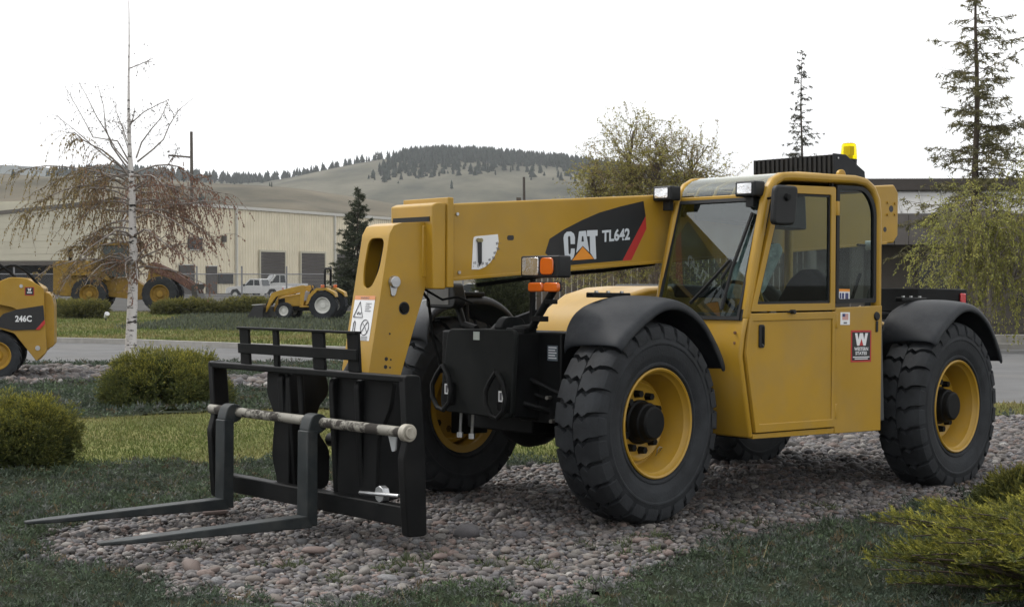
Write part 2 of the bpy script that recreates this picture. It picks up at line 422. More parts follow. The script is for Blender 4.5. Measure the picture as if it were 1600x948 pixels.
# creeping ground cover: mounded soil sheet and dense short sprigs
gx, gy = np.meshgrid(np.arange(-13, 13.01, 0.16), np.arange(5.0, 31.01, 0.16))
gz = mound(gx, gy) - 0.034
cx, cy = gx[:-1, :-1] + 0.08, gy[:-1, :-1] + 0.08
ex_, ey_ = edge(cx, cy)
keep = (~inpoly(ex_, ey_, GRAVEL)) & (~inpoly(ex_, ey_, LAWN)) & (~inpoly(ex_, ey_, GRAVEL2)) & (~inpoly(cx, cy, [(p[0], p[1] - 0.15) for p in ROAD])) & (~inpoly(cx, cy, STRIP))
idx = np.arange(gx.size).reshape(gx.shape)
F = np.stack([idx[:-1, :-1], idx[:-1, 1:], idx[1:, 1:], idx[1:, :-1]], -1)[keep]
soil = mat('groundcover_soil', (0.026, 0.031, 0.019), 0.95, spec=0.05, var=0.35, scale=3, bump=0.8, bscale=30)
o = indexed('planting_bed', np.c_[gx.ravel(), gy.ravel(), gz.ravel()], F, None, soil, smooth=True)
tag(o, 'dark soil of the planting beds', kind='structure')
parts = []; cols = []
def tufts(X, Y, k, rt, ht, L, W, c, rs, zf):
    """little domes of short shoots"""
    n = len(X); rr = np.sqrt(rs.rand(n, k)); a = rs.uniform(0, 6.283, (n, k)); R_ = rt * rs.uniform(0.6, 1.4, (n, 1)); H_ = ht * rs.uniform(0.4, 1.5, (n, 1))
    px_ = (X[:, None] + R_ * rr * np.cos(a)).ravel(); py_ = (Y[:, None] + R_ * rr * np.sin(a)).ravel(); pz = zf(px_, py_) + (H_ * (1 - rr ** 2)).ravel() - 0.012
    d = np.stack([rr * np.cos(a), rr * np.sin(a), 0.75 * np.ones_like(rr)], -1).reshape(-1, 3); d = unit(d + rs.normal(0, 0.45, d.shape)); N = len(d)
    s = unit(np.cross(d, rs.normal(0, 1, (N, 3)))) * (W * rs.uniform(0.7, 1.4, N))[:, None]; P = np.c_[px_, py_, pz]
    parts.append(np.stack([P - s, P + s, P + d * (L * rs.uniform(0.5, 1.4, N))[:, None]], 1))
    cols.append((c[:, None] * (0.75 + 0.5 * rs.rand(n, k, 1))).reshape(-1, 3))
for (n, y0, y1, k, rt, ht, L, W) in ((11500, 5.5, 11.5, 24, 0.050, 0.040, 0.026, 0.0040), (11500, 9, 16, 20, 0.062, 0.045, 0.032, 0.0058), (13000, 14, 30.5, 12, 0.10, 0.06, 0.050, 0.011)):
    X, Y = frustum_pts(n, y0, y1, rng)
    e0, e1 = edge(X, Y)
    kp = (~inpoly(e0, e1, GRAVEL)) & (~inpoly(e0, e1, LAWN)) & (~inpoly(e0, e1, GRAVEL2)) & (~inpoly(X, Y, [(p[0], p[1] - 0.15) for p in ROAD])) & (~inpoly(X, Y, STRIP))
    X, Y = X[kp], Y[kp]
    hue = np.clip(0.42 + 0.55 * vnoise(X * 0.9, Y * 0.9, 21) + rng.normal(0, 0.25, len(X)), 0, 1)[:, None]
    c = np.array([0.056, 0.076, 0.056]) * (1 - hue) + np.array([0.068, 0.096, 0.048]) * hue
    c = c * rng.uniform(0.65, 1.35, (len(X), 1)) * (1 + 0.22 * vnoise(X * 2.4, Y * 2.4, 23))[:, None]
    gr = rng.rand(len(X)) < 0.22; c[gr] = np.array([0.095, 0.104, 0.092]) * rng.uniform(0.7, 1.3, (gr.sum(), 1))
    br = rng.rand(len(X)) < 0.08; c[br] = np.array([0.120, 0.095, 0.055]) * rng.uniform(0.6, 1.2, (br.sum(), 1))
    tufts(X, Y, k, rt, ht, L, W, c, rng, lambda x, y: mound(x, y) - 0.012)
# stray wisps of dry grass in the beds
X, Y = frustum_pts(420, 6, 13, rng); e0, e1 = edge(X, Y); kp = ~inpoly(e0, e1, GRAVEL); X, Y = X[kp], Y[kp]
parts.append(blades(X, Y, mound(X, Y), 0.14 * rng.uniform(0.5, 1.4, len(X)), np.full(len(X), 0.0022), 0.9, rng)); cols.append(np.array([0.20, 0.17, 0.085])[None] * rng.uniform(0.6, 1.2, (len(X), 1)))
# small weeds growing through the stones
X = np.array([-0.62, -0.60, -1.25, 0.92, 0.6, -0.1, 1.5, -0.9, -1.9, 0.2, 2.2, -0.45, 0.75, 1.3]); Y = np.array([8.6, 8.75, 8.75, 9.7, 9.35, 8.75, 10.15, 8.3, 9.25, 8.65, 10.9, 8.9, 9.1, 9.95])
X = np.repeat(X, 5) + rng.normal(0, 0.07, 70); Y = np.repeat(Y, 5) + rng.normal(0, 0.07, 70)
tufts(X, Y, 22, 0.05, 0.03, 0.045, 0.004, np.tile([0.075, 0.092, 0.045], (70, 1)) * rng.uniform(0.7, 1.3, (70, 1)), rng, lambda x, y: 0.02 + 0 * x)
o = soup('ground_cover', np.concatenate(parts), np.concatenate(cols), LEAF)
tag(o, 'dark grey green creeping ground cover carpeting the beds', 'ground cover', kind='stuff')

def grass(name, poly, y0, y1, n, L, W, label, z=0.0, half=0.345, amp=0.12):
    X, Y = frustum_pts(n, y0, y1, rng, half=half)
    e0, e1 = edge(X, Y, amp); kp = inpoly(e0, e1, poly); X, Y = X[kp], Y[kp]
    dry = np.clip(0.36 + 0.7 * vnoise(X * 0.55, Y * 0.35, 31) + rng.normal(0, 0.22, len(X)), 0, 1)[:, None]
    c = np.array([0.098, 0.130, 0.034]) * (1 - dry) + np.array([0.225, 0.190, 0.085]) * dry
    c = c * rng.uniform(0.6, 1.35, (len(X), 1))
    Z = np.full(len(X), z)
    o = soup(name, blades(X, Y, Z, L * rng.uniform(0.5, 1.4, len(X)), W * rng.uniform(0.7, 1.3, len(X)), 0.5, rng), c, GRASS)
    return tag(o, label, 'grass', kind='stuff')
grass('grass', LAWN, 13.2, 20, 120000, 0.030, 0.0055, 'short patchy green and straw coloured grass behind the forks')
grass('grass', FARLAWN, 35, 80, 120000, 0.075, 0.022, 'mown grass of the far lawn beyond the drive', 0.008)
grass('grass', STRIP, 18, 21.6, 30000, 0.05, 0.010, 'grass of the narrow verge by the asphalt')
FARBED = [(-13.5, 62), (-13, 52), (-9, 49.5), (-4, 48), (0, 47), (4, 48), (4, 70), (-15, 74)]
bedm = mat('far_bed_soil', (0.035, 0.042, 0.028), 0.95, spec=0.05, var=0.3, scale=1.2, bump=0.8, bscale=9)
sheet('planting_bed', FARBED, 0.014, bedm, 'far planting bed under the compact tractor')
X, Y = frustum_pts(70000, 46, 76, rng); e0, e1 = edge(X, Y, 0.4); kp = inpoly(e0, e1, FARBED) & (Y > 46); X, Y = X[kp], Y[kp]
c = (np.array([0.075, 0.088, 0.058]))[None] * rng.uniform(0.6, 1.5, (len(X), 1))
o = soup('ground_cover', blades(X, Y, np.full(len(X), 0.01), 0.16 * rng.uniform(0.5, 1.4, len(X)), 0.035 * rng.uniform(0.6, 1.3, len(X)), 0.8, rng), c, LEAF)
tag(o, 'grey green ground cover of the far bed around the compact tractor', 'ground cover', kind='stuff')

# ------------------------------------------------------------------ gravel bed, every stone modelled
gbase = mat('gravel_fines', (0.038, 0.034, 0.031), 0.95, spec=0.05, var=0.4, scale=14, bump=1.0, bscale=50)
gb = sheet('gravel_bed', GRAVEL, 0.002, gbase, 'bed of rounded grey and pink river stones under the machine')
gb2 = sheet('gravel_bed', GRAVEL2, 0.002, gbase, 'small far patch of pale river stones beside the drive')
STONE = attr_mat('river_stone', 0.75, 0.0, 0.4, bump=0.35, bscale=70)
def ico(sub):
    b = bmesh.new(); bmesh.ops.create_icosphere(b, subdivisions=sub, radius=1)
    v = np.array([x.co for x in b.verts]); f = np.array([[w.index for w in q.verts] for q in b.faces]); b.free(); return v, f
PAL = 0.80 * (lambda p: 0.78 * p + 0.22 * p.mean(1, keepdims=True) * np.array([[1.02, 1.0, 0.99]]))(np.array([[0.135, 0.122, 0.118], [0.175, 0.150, 0.140], [0.115, 0.108, 0.115], [0.200, 0.140, 0.120], [0.215, 0.195, 0.175], [0.105, 0.095, 0.088],
                [0.165, 0.118, 0.100], [0.15, 0.15, 0.155], [0.28, 0.265, 0.245], [0.17, 0.14, 0.12], [0.125, 0.118, 0.128], [0.19, 0.165, 0.16]]))
PW = np.array([16, 12, 14, 8, 6, 10, 7, 10, 2.0, 8, 8, 8.0]); PW /= PW.sum()
def stones(X, Y, size, sub, rs):
    v, f = ico(sub); n = len(X)
    r1 = size[:, None] * np.c_[rs.uniform(0.75, 1.45, n), rs.uniform(0.6, 1.05, n), rs.uniform(0.42, 0.8, n)]
    a = rs.uniform(0, 6.283, n); tx = rs.normal(0, 0.28, n)
    ca, sa, ct, st = np.cos(a), np.sin(a), np.cos(tx), np.sin(tx)
    P = v[None] * r1[:, None, :]
    lump = 1 + 0.13 * np.sin(v[None] @ rs.normal(0, 2.2, (n, 3, 1)) + rs.uniform(0, 6, (n, 1, 1)))
    P = P * lump
    x, y, z = P[..., 0], P[..., 1], P[..., 2]
    y, z = y * ct[:, None] - z * st[:, None], y * st[:, None] + z * ct[:, None]
    x, y = x * ca[:, None] - y * sa[:, None], x * sa[:, None] + y * ca[:, None]
    z = z + (0.35 * r1[:, 2])[:, None] + np.abs(rs.normal(0, 0.008, n))[:, None]
    W = np.stack([x + X[:, None], y + Y[:, None], z], -1)
    col = PAL[rs.choice(len(PAL), n, p=PW)] * rs.uniform(0.5, 1.45, (n, 1))
    return W, f, col
def grid_pts(y0, y1, x0, x1, sp, rs):
    X, Y = np.meshgrid(np.arange(x0, x1, sp), np.arange(y0, y1, sp)); X = X.ravel() + rs.uniform(-0.5, 0.5, X.size) * sp; Y = Y.ravel() + rs.uniform(-0.5, 0.5, Y.size) * sp
    return X, Y
def in_view(X, Y, half=0.36, m=0.5): return np.abs(X) < half * Y + m
def stone_mass(parent, poly, y0, y1, sp, sub, name, label):
    X, Y = grid_pts(y0, y1, -12, 9.5, sp, rng)
    e0, e1 = edge(X, Y, 0.10, 11); kp = inpoly(e0, e1, poly) & in_view(X, Y); X, Y = X[kp], Y[kp]
    sz = sp * 0.62 * rng.lognormal(0, 0.34, len(X))
    W, f, c = stones(X, Y, sz, sub, rng)
    nv = W.shape[1]
    F = (f[None] + (np.arange(len(X)) * nv)[:, None, None]).reshape(-1, 3)
    o = indexed(name, W.reshape(-1, 3), F, np.repeat(c, nv, 0), STONE, parent, smooth=True)
    return tag(o, label, kind='stuff')
stone_mass(gb, GRAVEL, 7.0, 8.75, 0.027, 2, 'river_stones', 'rounded river stones of the near gravel')
stone_mass(gb, GRAVEL, 8.75, 13.2, 0.030, 1, 'river_stones', 'rounded river stones under the machine')
stone_mass(gb, GRAVEL, 13.2, 19.3, 0.045, 1, 'river_stones', 'river stones behind the machine')
stone_mass(gb2, GRAVEL2, 23.3, 29.2, 0.085, 1, 'river_stones', 'pale river stones by the drive')
# the 300 largest stones near the lens are objects of their own
sv, sf = ico(2)
smesh = []
stone_mats = [mat('stone_tone_%d' % i, tuple(PAL[i]), 0.75, var=0.3, scale=25, bump=0.3, bscale=60) for i in range(len(PAL))]
for i in range(24):
    rs = np.random.RandomState(100 + i)
    P = sv * np.array([rs.uniform(0.95, 1.5), rs.uniform(0.65, 1.0), rs.uniform(0.45, 0.75)])
    P = P * (1 + 0.10 * np.sin(sv @ rs.normal(0, 2.0, (3, 1)) + rs.uniform(0, 6)) + 0.05 * np.sin(sv @ rs.normal(0, 4.5, (3, 1))))
    me = bpy.data.meshes.new('river_stone'); me.from_pydata(P.tolist(), [], sf.tolist()); me.update()
    me.polygons.foreach_set('use_smooth', [True] * len(me.polygons)); me.materials.append(stone_mats[rs.choice(len(PAL), p=PW)]); smesh.append(me)
cnt = 0; placed = []
while cnt < 300:
    Y = rng.uniform(7.4, 10.2) if cnt < 240 else rng.uniform(10, 11.6); X = rng.uniform(-3, 2.2)
    a, c = edge(np.array([X]), np.array([Y]), 0.1, 11)
    if not inpoly(a, c, GRAVEL)[0] or abs(X) > 0.335 * Y: continue
    if any((X - p) ** 2 + (Y - q) ** 2 < 0.004 for p, q in placed): continue
    placed.append((X, Y)); s = 0.0245 * rng.lognormal(0, 0.28)
    o = bpy.data.objects.new('river_stone', smesh[rng.randint(24)]); COL.objects.link(o); o.parent = gb
    o.location = (X, Y, 0.016 + s * 0.35); o.rotation_euler = (rng.normal(0, 0.2), rng.normal(0, 0.2), rng.uniform(0, 6.28)); o.scale = (s, s, s)
    cnt += 1
for (X, Y, s, rz) in ((-1.13, 9.05, 0.055, 0.2), (-1.98, 10.55, 0.06, 0.4), (-0.40, 8.85, 0.045, 1.0)):      # the few large pinkish ones
    o = bpy.data.objects.new('river_stone', smesh[3]); COL.objects.link(o); o.parent = gb
    o.location = (X, Y, 0.05); o.scale = (s * 1.3, s * 0.8, s * 0.7); o.rotation_euler = (0.1, 0.05, rz)

# ------------------------------------------------------------------ hills
F0, HC, YH = 2475.0, 1.592, 438.0
def hill(name, ridge, D, y0, m, label, seed, rough=1.0, base=0.0):
    xs = np.array([p[0] for p in ridge], float); zs = np.array([p[1] for p in ridge], float)
    X = np.linspace(xs[0], xs[-1], 220); Zr = np.interp(X, xs, zs)
    kk = np.hanning(9); kk /= kk.sum(); Zr = np.convolve(np.pad(Zr, 4, mode='edge'), kk, 'valid')
    T = np.linspace(0, 1.35, 60)
    xx, tt = np.meshgrid(X, T); zz = np.repeat(Zr[None], len(T), 0)
    prof = np.where(tt <= 1, 0.55 * tt + 0.45 * np.sin(tt * math.pi / 2) ** 2, 1 - 1.4 * (tt - 1) ** 2 - 0.25 * (tt - 1))
    Yg = y0 + (D - y0) * tt
    zz = base + (zz - base) * prof + rough * D * 0.004 * np.sin(tt * math.pi).clip(0) * vnoise(xx / D * 9, tt * 3.2, seed)
    # gullies that run down the slope
    zz = zz + rough * D * 0.0025 * np.sin(tt * math.pi).clip(0) * vnoise(xx / D * 30, tt * 2 + xx / D * 4, seed + 3)
    idx = np.arange(xx.size).reshape(xx.shape)
    Fq = np.stack([idx[:-1, :-1], idx[:-1, 1:], idx[1:, 1:], idx[1:, :-1]], -1).reshape(-1, 4)
    o = indexed(name, np.c_[xx.ravel(), Yg.ravel(), zz.ravel()], Fq, None, m, smooth=True)
    tag(o, label, kind='structure')
    def surf(x, t):
        j = np.clip(((x - X[0]) / (X[-1] - X[0]) * 219).astype(int), 0, 219); i = np.clip((t / 1.35 * 59).astype(int), 0, 59)
        return np.c_[x, y0 + (D - y0) * t, zz[i, j]]
    return surf
def ridge_at(D, pts): return [((px - 800) / F0 * D, HC + (YH - py) / F0 * D) for px, py in pts]
def hill_mat(name, c0, c1, c2, sc):
    m = bpy.data.materials.new(name); m.use_nodes = True; n, l = m.node_tree.nodes, m.node_tree.links
    b = n['Principled BSDF']; b.inputs['Roughness'].default_value = 1.0; b.inputs['Specular IOR Level'].default_value = 0.1
    t = n.new('ShaderNodeTexCoord'); mpn = n.new('ShaderNodeMapping'); mpn.inputs['Scale'].default_value = (sc, sc * 0.35, sc * 2.0)
    x = n.new('ShaderNodeTexNoise'); x.inputs['Scale'].default_value = 1; x.inputs['Detail'].default_value = 9; x.inputs['Roughness'].default_value = 0.62
    r = n.new('ShaderNodeValToRGB'); e = r.color_ramp.elements
    e[0].position = 0.36; e[0].color = c0 + (1,); e[1].position = 0.66; e[1].color = c2 + (1,); k = e.new(0.5); k.color = c1 + (1,)
    l.new(t.outputs['Object'], mpn.inputs['Vector']); l.new(mpn.outputs['Vector'], x.inputs['Vector']); l.new(x.outputs['Fac'], r.inputs['Fac']); l.new(r.outputs['Color'], b.inputs['Base Color'])
    return m
hm1 = hill_mat('dry_hill_grass', (0.052, 0.048, 0.034), (0.098, 0.086, 0.060), (0.142, 0.122, 0.085), 0.018)
hm2 = hill_mat('far_hill_grass', (0.046, 0.048, 0.037), (0.088, 0.085, 0.063), (0.132, 0.124, 0.094), 0.016)
hm3 = hill_mat('distant_mountain', (0.05, 0.06, 0.06), (0.07, 0.08, 0.075), (0.09, 0.095, 0.09), 0.004)
hs1 = hill('hill', ridge_at(900, [(-900, 290), (-400, 280), (-100, 274), (0, 271), (60, 275), (130, 283), (250, 282), (350, 287), (450, 292), (560, 308), (680, 330), (820, 345), (1000, 372), (1300, 395), (2600, 420)]), 900, 270, hm1, 'near tan grassy hillside behind the warehouse', 4)
hs2 = hill('hill', ridge_at(1700, [(-1200, 300), (-300, 285), (60, 276), (200, 270), (330, 282), (410, 287), (470, 276), (560, 255), (640, 244), (690, 241), (760, 245), (860, 255), (960, 270), (1060, 285), (1200, 305), (1450, 330), (1700, 330), (2600, 320)]), 1700, 700, hm2, 'broad pale hill with dark conifers along its top', 9)
hill('mountain', ridge_at(3000, [(-1500, 270), (-200, 258), (0, 257), (60, 260), (120, 267), (250, 275), (500, 300), (900, 310), (1300, 285), (1480, 279), (1700, 284), (2600, 280)]), 3000, 2300, hm3, 'distant bluish mountain at the left skyline', 14)
# far conifers on the ridges: one mass, too far to count
def conifers(name, P, H, rs, label):
    n = len(P); k = 5
    a = np.arange(k) / k * 6.283
    V = []; wide = rs.uniform(0.7, 1.7, n)
    for (f0, f1, r) in ((0.15, 0.62, 0.20), (0.36, 0.84, 0.17), (0.58, 1.0, 0.12)):
        wob = rs.uniform(0.6, 1.4, (n, k)) * wide[:, None]
        bx = P[:, None, 0] + np.cos(a)[None] * r * H[:, None] * wob; by = P[:, None, 1] + np.sin(a)[None] * r * H[:, None] * wob
        bz = np.repeat((P[:, 2] + f0 * H)[:, None], k, 1)
        B = np.stack([bx, by, bz], -1); T = np.c_[P[:, 0], P[:, 1], P[:, 2] + f1 * H][:, None].repeat(k, 1)
        V.append(np.stack([B, np.roll(B, -1, 1), T], 2).reshape(-1, 3, 3))
    tr = np.stack([P + [-0.3, 0, 0], P + [0.3, 0, 0], P + np.c_[np.zeros(n), np.zeros(n), H * 0.5]], 1); V.append(tr)
    V = np.concatenate(V)
    c = np.array([0.024, 0.032, 0.026])[None] * rs.uniform(0.6, 1.4, (len(V), 1))
    o = soup(name, V, c, attr_mat('far_conifer', 0.9, 0.0, 0.1)); return tag(o, label, 'woods', kind='stuff')
rs = np.random.RandomState(5)
def px2x(px, Y): return (px - 800) / F0 * Y
T1 = []
x = rs.uniform(px2x(630, 1700), px2x(1010, 1700), 2600); t = 1 - np.abs(rs.normal(0, 0.16, 2600)); t = t - 0.10 * (vnoise(x / 90, t * 4, 3) > 0.25)
kp = (vnoise(x / 70, t * 9, 44) > -0.35) & (t > 0.5); T1.append(hs2(x[kp], t[kp]))
x = rs.uniform(px2x(620, 1700), px2x(900, 1700), 160); t = rs.uniform(0.62, 0.95, 160); T1.append(hs2(x, t))
x = rs.uniform(px2x(420, 1700), px2x(660, 1700), 120); t = rs.uniform(0.985, 1.02, 120); T1.append(hs2(x, t))
x = rs.uniform(px2x(110, 1700), px2x(440, 1700), 700); t = 1 - np.abs(rs.normal(0, 0.05, 700)); T1.append(hs2(x, t))
x = rs.uniform(px2x(880, 1700), px2x(1400, 1700), 300); t = 1 - np.abs(rs.normal(0, 0.2, 300)); T1.append(hs2(x, t.clip(0.3)))
P = np.concatenate(T1); conifers('conifer_wood', P, rs.uniform(4, 12.5, len(P)), rs, 'dark conifer wood along the top of the broad hill')
x = np.r_[px2x(np.array([30., 44, 95, 120, 70]), 900 * 0.8), rs.uniform(px2x(-200, 900), px2x(560, 900), 14)]; t = np.r_[np.full(5, 0.8) + np.array([0, .05, .06, .1, -.1]), rs.uniform(0.55, 0.98, 14)]
P = hs1(x, t); conifers('hillside_bushes', P, rs.uniform(2.5, 6, len(P)), rs, 'few dark bushes dotted over the near hillside')
# ------------------------------------------------------------------ the telehandler
# local axes: x forward (towards the forks), y to its left side, z up; metres, origin under the front axle
TH = thing('telehandler', 'large yellow telescopic handler with black fork carriage standing on the gravel bed', 'telehandler')
TH.matrix_world = Matrix(((-0.77325, 0.63401, 0.01112, 0.1745), (-0.6339, -0.77332, 0.01219, 11.0732), (0.01633, 0.00238, 0.99986, 0.0300), (0, 0, 0, 1)))
EXV, EYV = (-1, 0, 0), (0, 0, 1)         # reading directions on the left side

# --- wheels
WBASE, TRK, AX, STEER = 3.235, 1.01, 0.640, R(7.5)
def tyre_mb(Rt=0.655, Wd=0.185, rim=0.345, N=26):
    b = MB(); k = Rt / 0.655; w = Wd / 0.185
    half = [(rim, 0.145), (rim + 0.022, 0.160), (rim + 0.03, 0.172), (rim + 0.042, 0.172), (rim + 0.05, 0.166), (rim + 0.085, 0.181), (0.452 * k, 0.1865), (0.505 * k, 0.187), (0.512 * k, 0.1915), (0.522 * k, 0.1915), (0.529 * k, 0.187), (0.575 * k, 0.182), (0.600 * k, 0.166), (0.610 * k, 0.130), (0.614 * k, 0.06)]
    prof = [(r, y * w) for r, y in half] + [(0.615 * k, 0)] + [(r, -y * w) for r, y in half[::-1]]
    b.lathe(prof, 72)
    st = [(0.003, 0.652, 0.00, 0.088), (0.036, 0.655, 0.045, 0.094), (0.072, 0.655, 0.005, 0.091), (0.110, 0.652, 0.052, 0.097), (0.150, 0.643, 0.062, 0.098), (0.178, 0.622, 0.064, 0.093), (0.190, 0.585, 0.064, 0.086)]
    for s in (1, -1):
        for i in range(N):
            th = 2 * math.pi * (i + (0.5 if s < 0 else 0)) / N
            vs = []
            for (y, r, off, hw) in st:
                for (q, rr) in ((-1, 0.55 if y > 0.185 else 0.60), (-1, r), (1, r), (1, 0.55 if y > 0.185 else 0.60)):
                    hw2 = hw * (26.0 / N) * (1.0 if rr == r else 1.05); a = th + off * (26.0 / N) + q * hw2
                    vs.append((rr * k * math.cos(a), s * y * w, rr * k * math.sin(a)))
            fs = []
            m = len(st)
            for j in range(m - 1):
                for c in range(3): fs.append((j * 4 + c, j * 4 + c + 1, (j + 1) * 4 + c + 1, (j + 1) * 4 + c))
            fs += [(0, 3, 2, 1), tuple((m - 1) * 4 + c for c in range(4))]
            b.add(vs, fs)
    return b
tyre_me = tyre_mb().mesh('tyre', 28, weld=False)
rimb = MB().lathe([(0.300, -0.15), (0.352, -0.155), (0.356, -0.14), (0.318, -0.10), (0.318, 0.10), (0.356, 0.148), (0.358, 0.166), (0.350, 0.173), (0.338, 0.166), (0.330, 0.140), (0.318, 0.128), (0.312, 0.090),
                   (0.296, 0.050), (0.290, 0.000), (0.283, -0.025), (0.262, -0.028), (0.256, 0.004), (0.246, 0.010), (0.236, 0.002), (0.225, -0.004), (0.100, -0.004), (0.0, -0.004)], 56)
rim_me = rimb.mesh('wheel', 35)
hub_me = MB().lathe([(0.0, 0.140), (0.095, 0.140), (0.108, 0.130), (0.114, 0.095), (0.126, 0.090), (0.130, 0.080), (0.132, 0.030), (0.145, 0.022), (0.145, -0.002)], 24).mesh('hub', 30)
nut_me = MB().cyl((0, 0.0, 0), (0, 0.048, 0), 0.028, 0.024, 6).mesh('wheel_nut', 20)
loop_me = MB().tube([(0.285, 0.02, -0.02), (0.25, 0.055, -0.028), (0.225, 0.06, -0.01), (0.222, 0.06, 0.02), (0.24, 0.055, 0.032), (0.27, 0.03, 0.03)], 0.004, 6).mesh('valve_guard', 30)
for m, q in ((tyre_me, RUB), (rim_me, YEL), (hub_me, BLK), (nut_me, BLK), (loop_me, STEEL)): m.materials.append(q)
def wheel(x, y, side, spin):
    w = link('wheel', rim_me, None, TH, loc=(x, y, AX), rot=(0, 0, STEER + (0 if side > 0 else math.pi)))
    link('tyre', tyre_me, None, w, rot=(0, spin, 0)); link('hub', hub_me, None, w)
    for i in range(10):
        a = 2 * math.pi * (i + 0.3) / 10
        link('wheel_nut', nut_me, None, w, loc=(0.185 * math.cos(a), -0.004, 0.185 * math.sin(a)))
    link('valve_guard', loop_me, None, w, rot=(0, R(130) if x > -1 else R(20), 0))
    return w
wheel(0, TRK, 1, 0.05); wheel(-WBASE, TRK, 1, 0.4); wheel(0, -TRK, -1, 0.3); wheel(-WBASE, -TRK, -1, 0.7)

# --- fenders that follow the wheels (wheel-centred coordinates: x, z of the inner ridge and of the outer edge)
def fender(x, y, side, front=True):
    st = [((0.475, 1.12), (0.42, 1.09)), ((0.478, 1.24), (0.36, 1.165)), ((0.43, 1.34), (0.27, 1.225)), ((0.33, 1.405), (0.17, 1.285)), ((0.14, 1.448), (0.06, 1.345)), ((-0.05, 1.462), (-0.09, 1.38)), ((-0.25, 1.445), (-0.26, 1.345)),
          ((-0.42, 1.35), (-0.41, 1.26)), ((-0.54, 1.22), (-0.52, 1.14)), ((-0.63, 1.06), (-0.605, 1.03)), ((-0.665, 0.95), (-0.645, 0.945))]
    vs = []; n = len(st); k = 8
    for (I, E) in st:
        I = Vector((I[0], I[1] - AX)); E = Vector((E[0], E[1] - AX)); rad = E.normalized()
        sh = E + rad * 0.075
        for (p, v) in ((I - Vector((0, 0.07)), -0.235), (I, -0.225), (I.lerp(sh, 0.3) + rad * 0.012, -0.10), (I.lerp(sh, 0.65) + rad * 0.012, 0.05), (sh, 0.16), (sh - rad * 0.012, 0.195), (E + rad * 0.035, 0.214), (E, 0.212)):
            vs.append((p.x, v * side, p.y))
    fs = [(i * k + j, i * k + j + 1, (i + 1) * k + j + 1, (i + 1) * k + j) for i in range(n - 1) for j in range(k - 1)]
    o = MB().add(vs, fs).build('fender', PLA, TH, loc=(x, y, AX), rot=(0, 0, STEER), smooth=60)
    md = o.modifiers.new('solid', 'SOLIDIFY'); md.thickness = 0.022; md.offset = -1
    sb = o.modifiers.new('smooth', 'SUBSURF'); sb.levels = 1; sb.render_levels = 2
    MB().box((-0.12, side * -0.23, 0.805), (0.27, side * -0.17, 0.838)).build('fender_bracket', BLK, o, 0.006)
    for bx in (-0.06, 0.08, 0.2): MB().cyl((bx, side * -0.2, 0.838), (bx, side * -0.2, 0.85), 0.014, None, 6).build('bracket_bolt', STEEL, o)
    # stay that carries the fender from the axle end
    MB().tube([(0.06, side * -0.2, 0.80), (0.06, side * -0.24, 0.4), (0.03, side * -0.26, 0.05)], 0.022, 8).build('fender_stay', BLK, o)
    return o
fender(0, TRK, 1); fender(0, -TRK, -1); fender(-WBASE, TRK, 1); fender(-WBASE, -TRK, -1)

# --- chassis, axles
fr = MB()
fr.box((-4.0, -0.42, 0.52), (0.30, 0.30, 1.02))
fr.prism([(0.30, 0.62), (0.62, 0.66), (0.62, 1.21), (0.20, 1.22), (-0.6, 1.10), (-0.6, 0.62)], 'y', -0.30, 0.50)
fr.box((-0.62, 0.30, 0.62), (0.42, 0.72, 1.215))
fr.prism([(-3.9, 0.6), (-2.4, 0.6), (-2.4, 1.15), (-3.2, 1.3), (-4.15, 1.3), (-4.15, 0.8)], 'y', -0.45, 0.62)
fr.build('chassis', BLK, TH, 0.012)
for x in (0, -WBASE):
    a = MB(); a.cyl((x, -0.78, AX), (x, 0.78, AX), 0.12, 0.12, 18)
    a.lathe([(0.0, -0.26), (0.16, -0.22), (0.23, -0.10), (0.25, 0.0), (0.23, 0.10), (0.16, 0.22), (0.0, 0.26)], 24, Matrix.Translation((x, -0.08, AX)))
    for s in (-1, 1): a.box((x - 0.12, s * 0.78 - 0.07, AX - 0.2), (x + 0.12, s * 0.78 + 0.07, AX + 0.2))
    a.build('axle', BLK, TH, 0.01)
fp = MB().prism(rpoly([(-0.26, 0.66), (0.51, 0.65), (0.55, 1.232), (-0.175, 1.225)], [0.10, 0.06, 0.06, 0.06], 5), 'x', 0.63, 0.668).build('front_plate', mat('dark_frame_plate', (0.0095, 0.011, 0.011), 0.6, spec=0.12, var=0.15, dirt=(0.035, 0.035, 0.033), dirt_amt=0.3), TH, 0.008)
for (v, w) in ((-0.165, 0.83), (0.42, 0.81)):
    arc = [(v - 0.02, w + 0.145), (v - 0.075, w + 0.075), (v - 0.105, w + 0.01), (v - 0.09, w - 0.07), (v - 0.03, w - 0.14), (v + 0.04, w - 0.155), (v + 0.10, w - 0.10), (v + 0.105, w - 0.02), (v + 0.06, w + 0.075), (v - 0.02, w + 0.145)]
    MB().tube([(0.70 + 0.035 * math.sin(k_ / 9 * math.pi), p[0], p[1]) for k_, p in enumerate(arc)], 0.017, 8, cap=False).build('tie_down_loop', BLK, fp)
    MB().prism(rpoly([(v - 0.03, w - 0.11), (v + 0.08, w - 0.12), (v + 0.085, w + 0.03), (v - 0.02, w + 0.05)], 0.02, 3), 'x', 0.668, 0.69).build('loop_boss', BLK, fp, 0.006)
    MB().box((0.6905, v - 0.005, w - 0.05), (0.6925, v + 0.045, w + 0.02)).build('small_label', WHT, fp)
    MB().box((0.6926, v + 0.008, w - 0.04), (0.6932, v + 0.03, w + 0.01)).build('label_print', GRYP, fp)
MB().box((0.669, 0.115, 1.155), (0.6715, 0.18, 1.21)).build('small_label', mat('pale_label', (0.42, 0.47, 0.43), 0.5, var=0.1), fp)
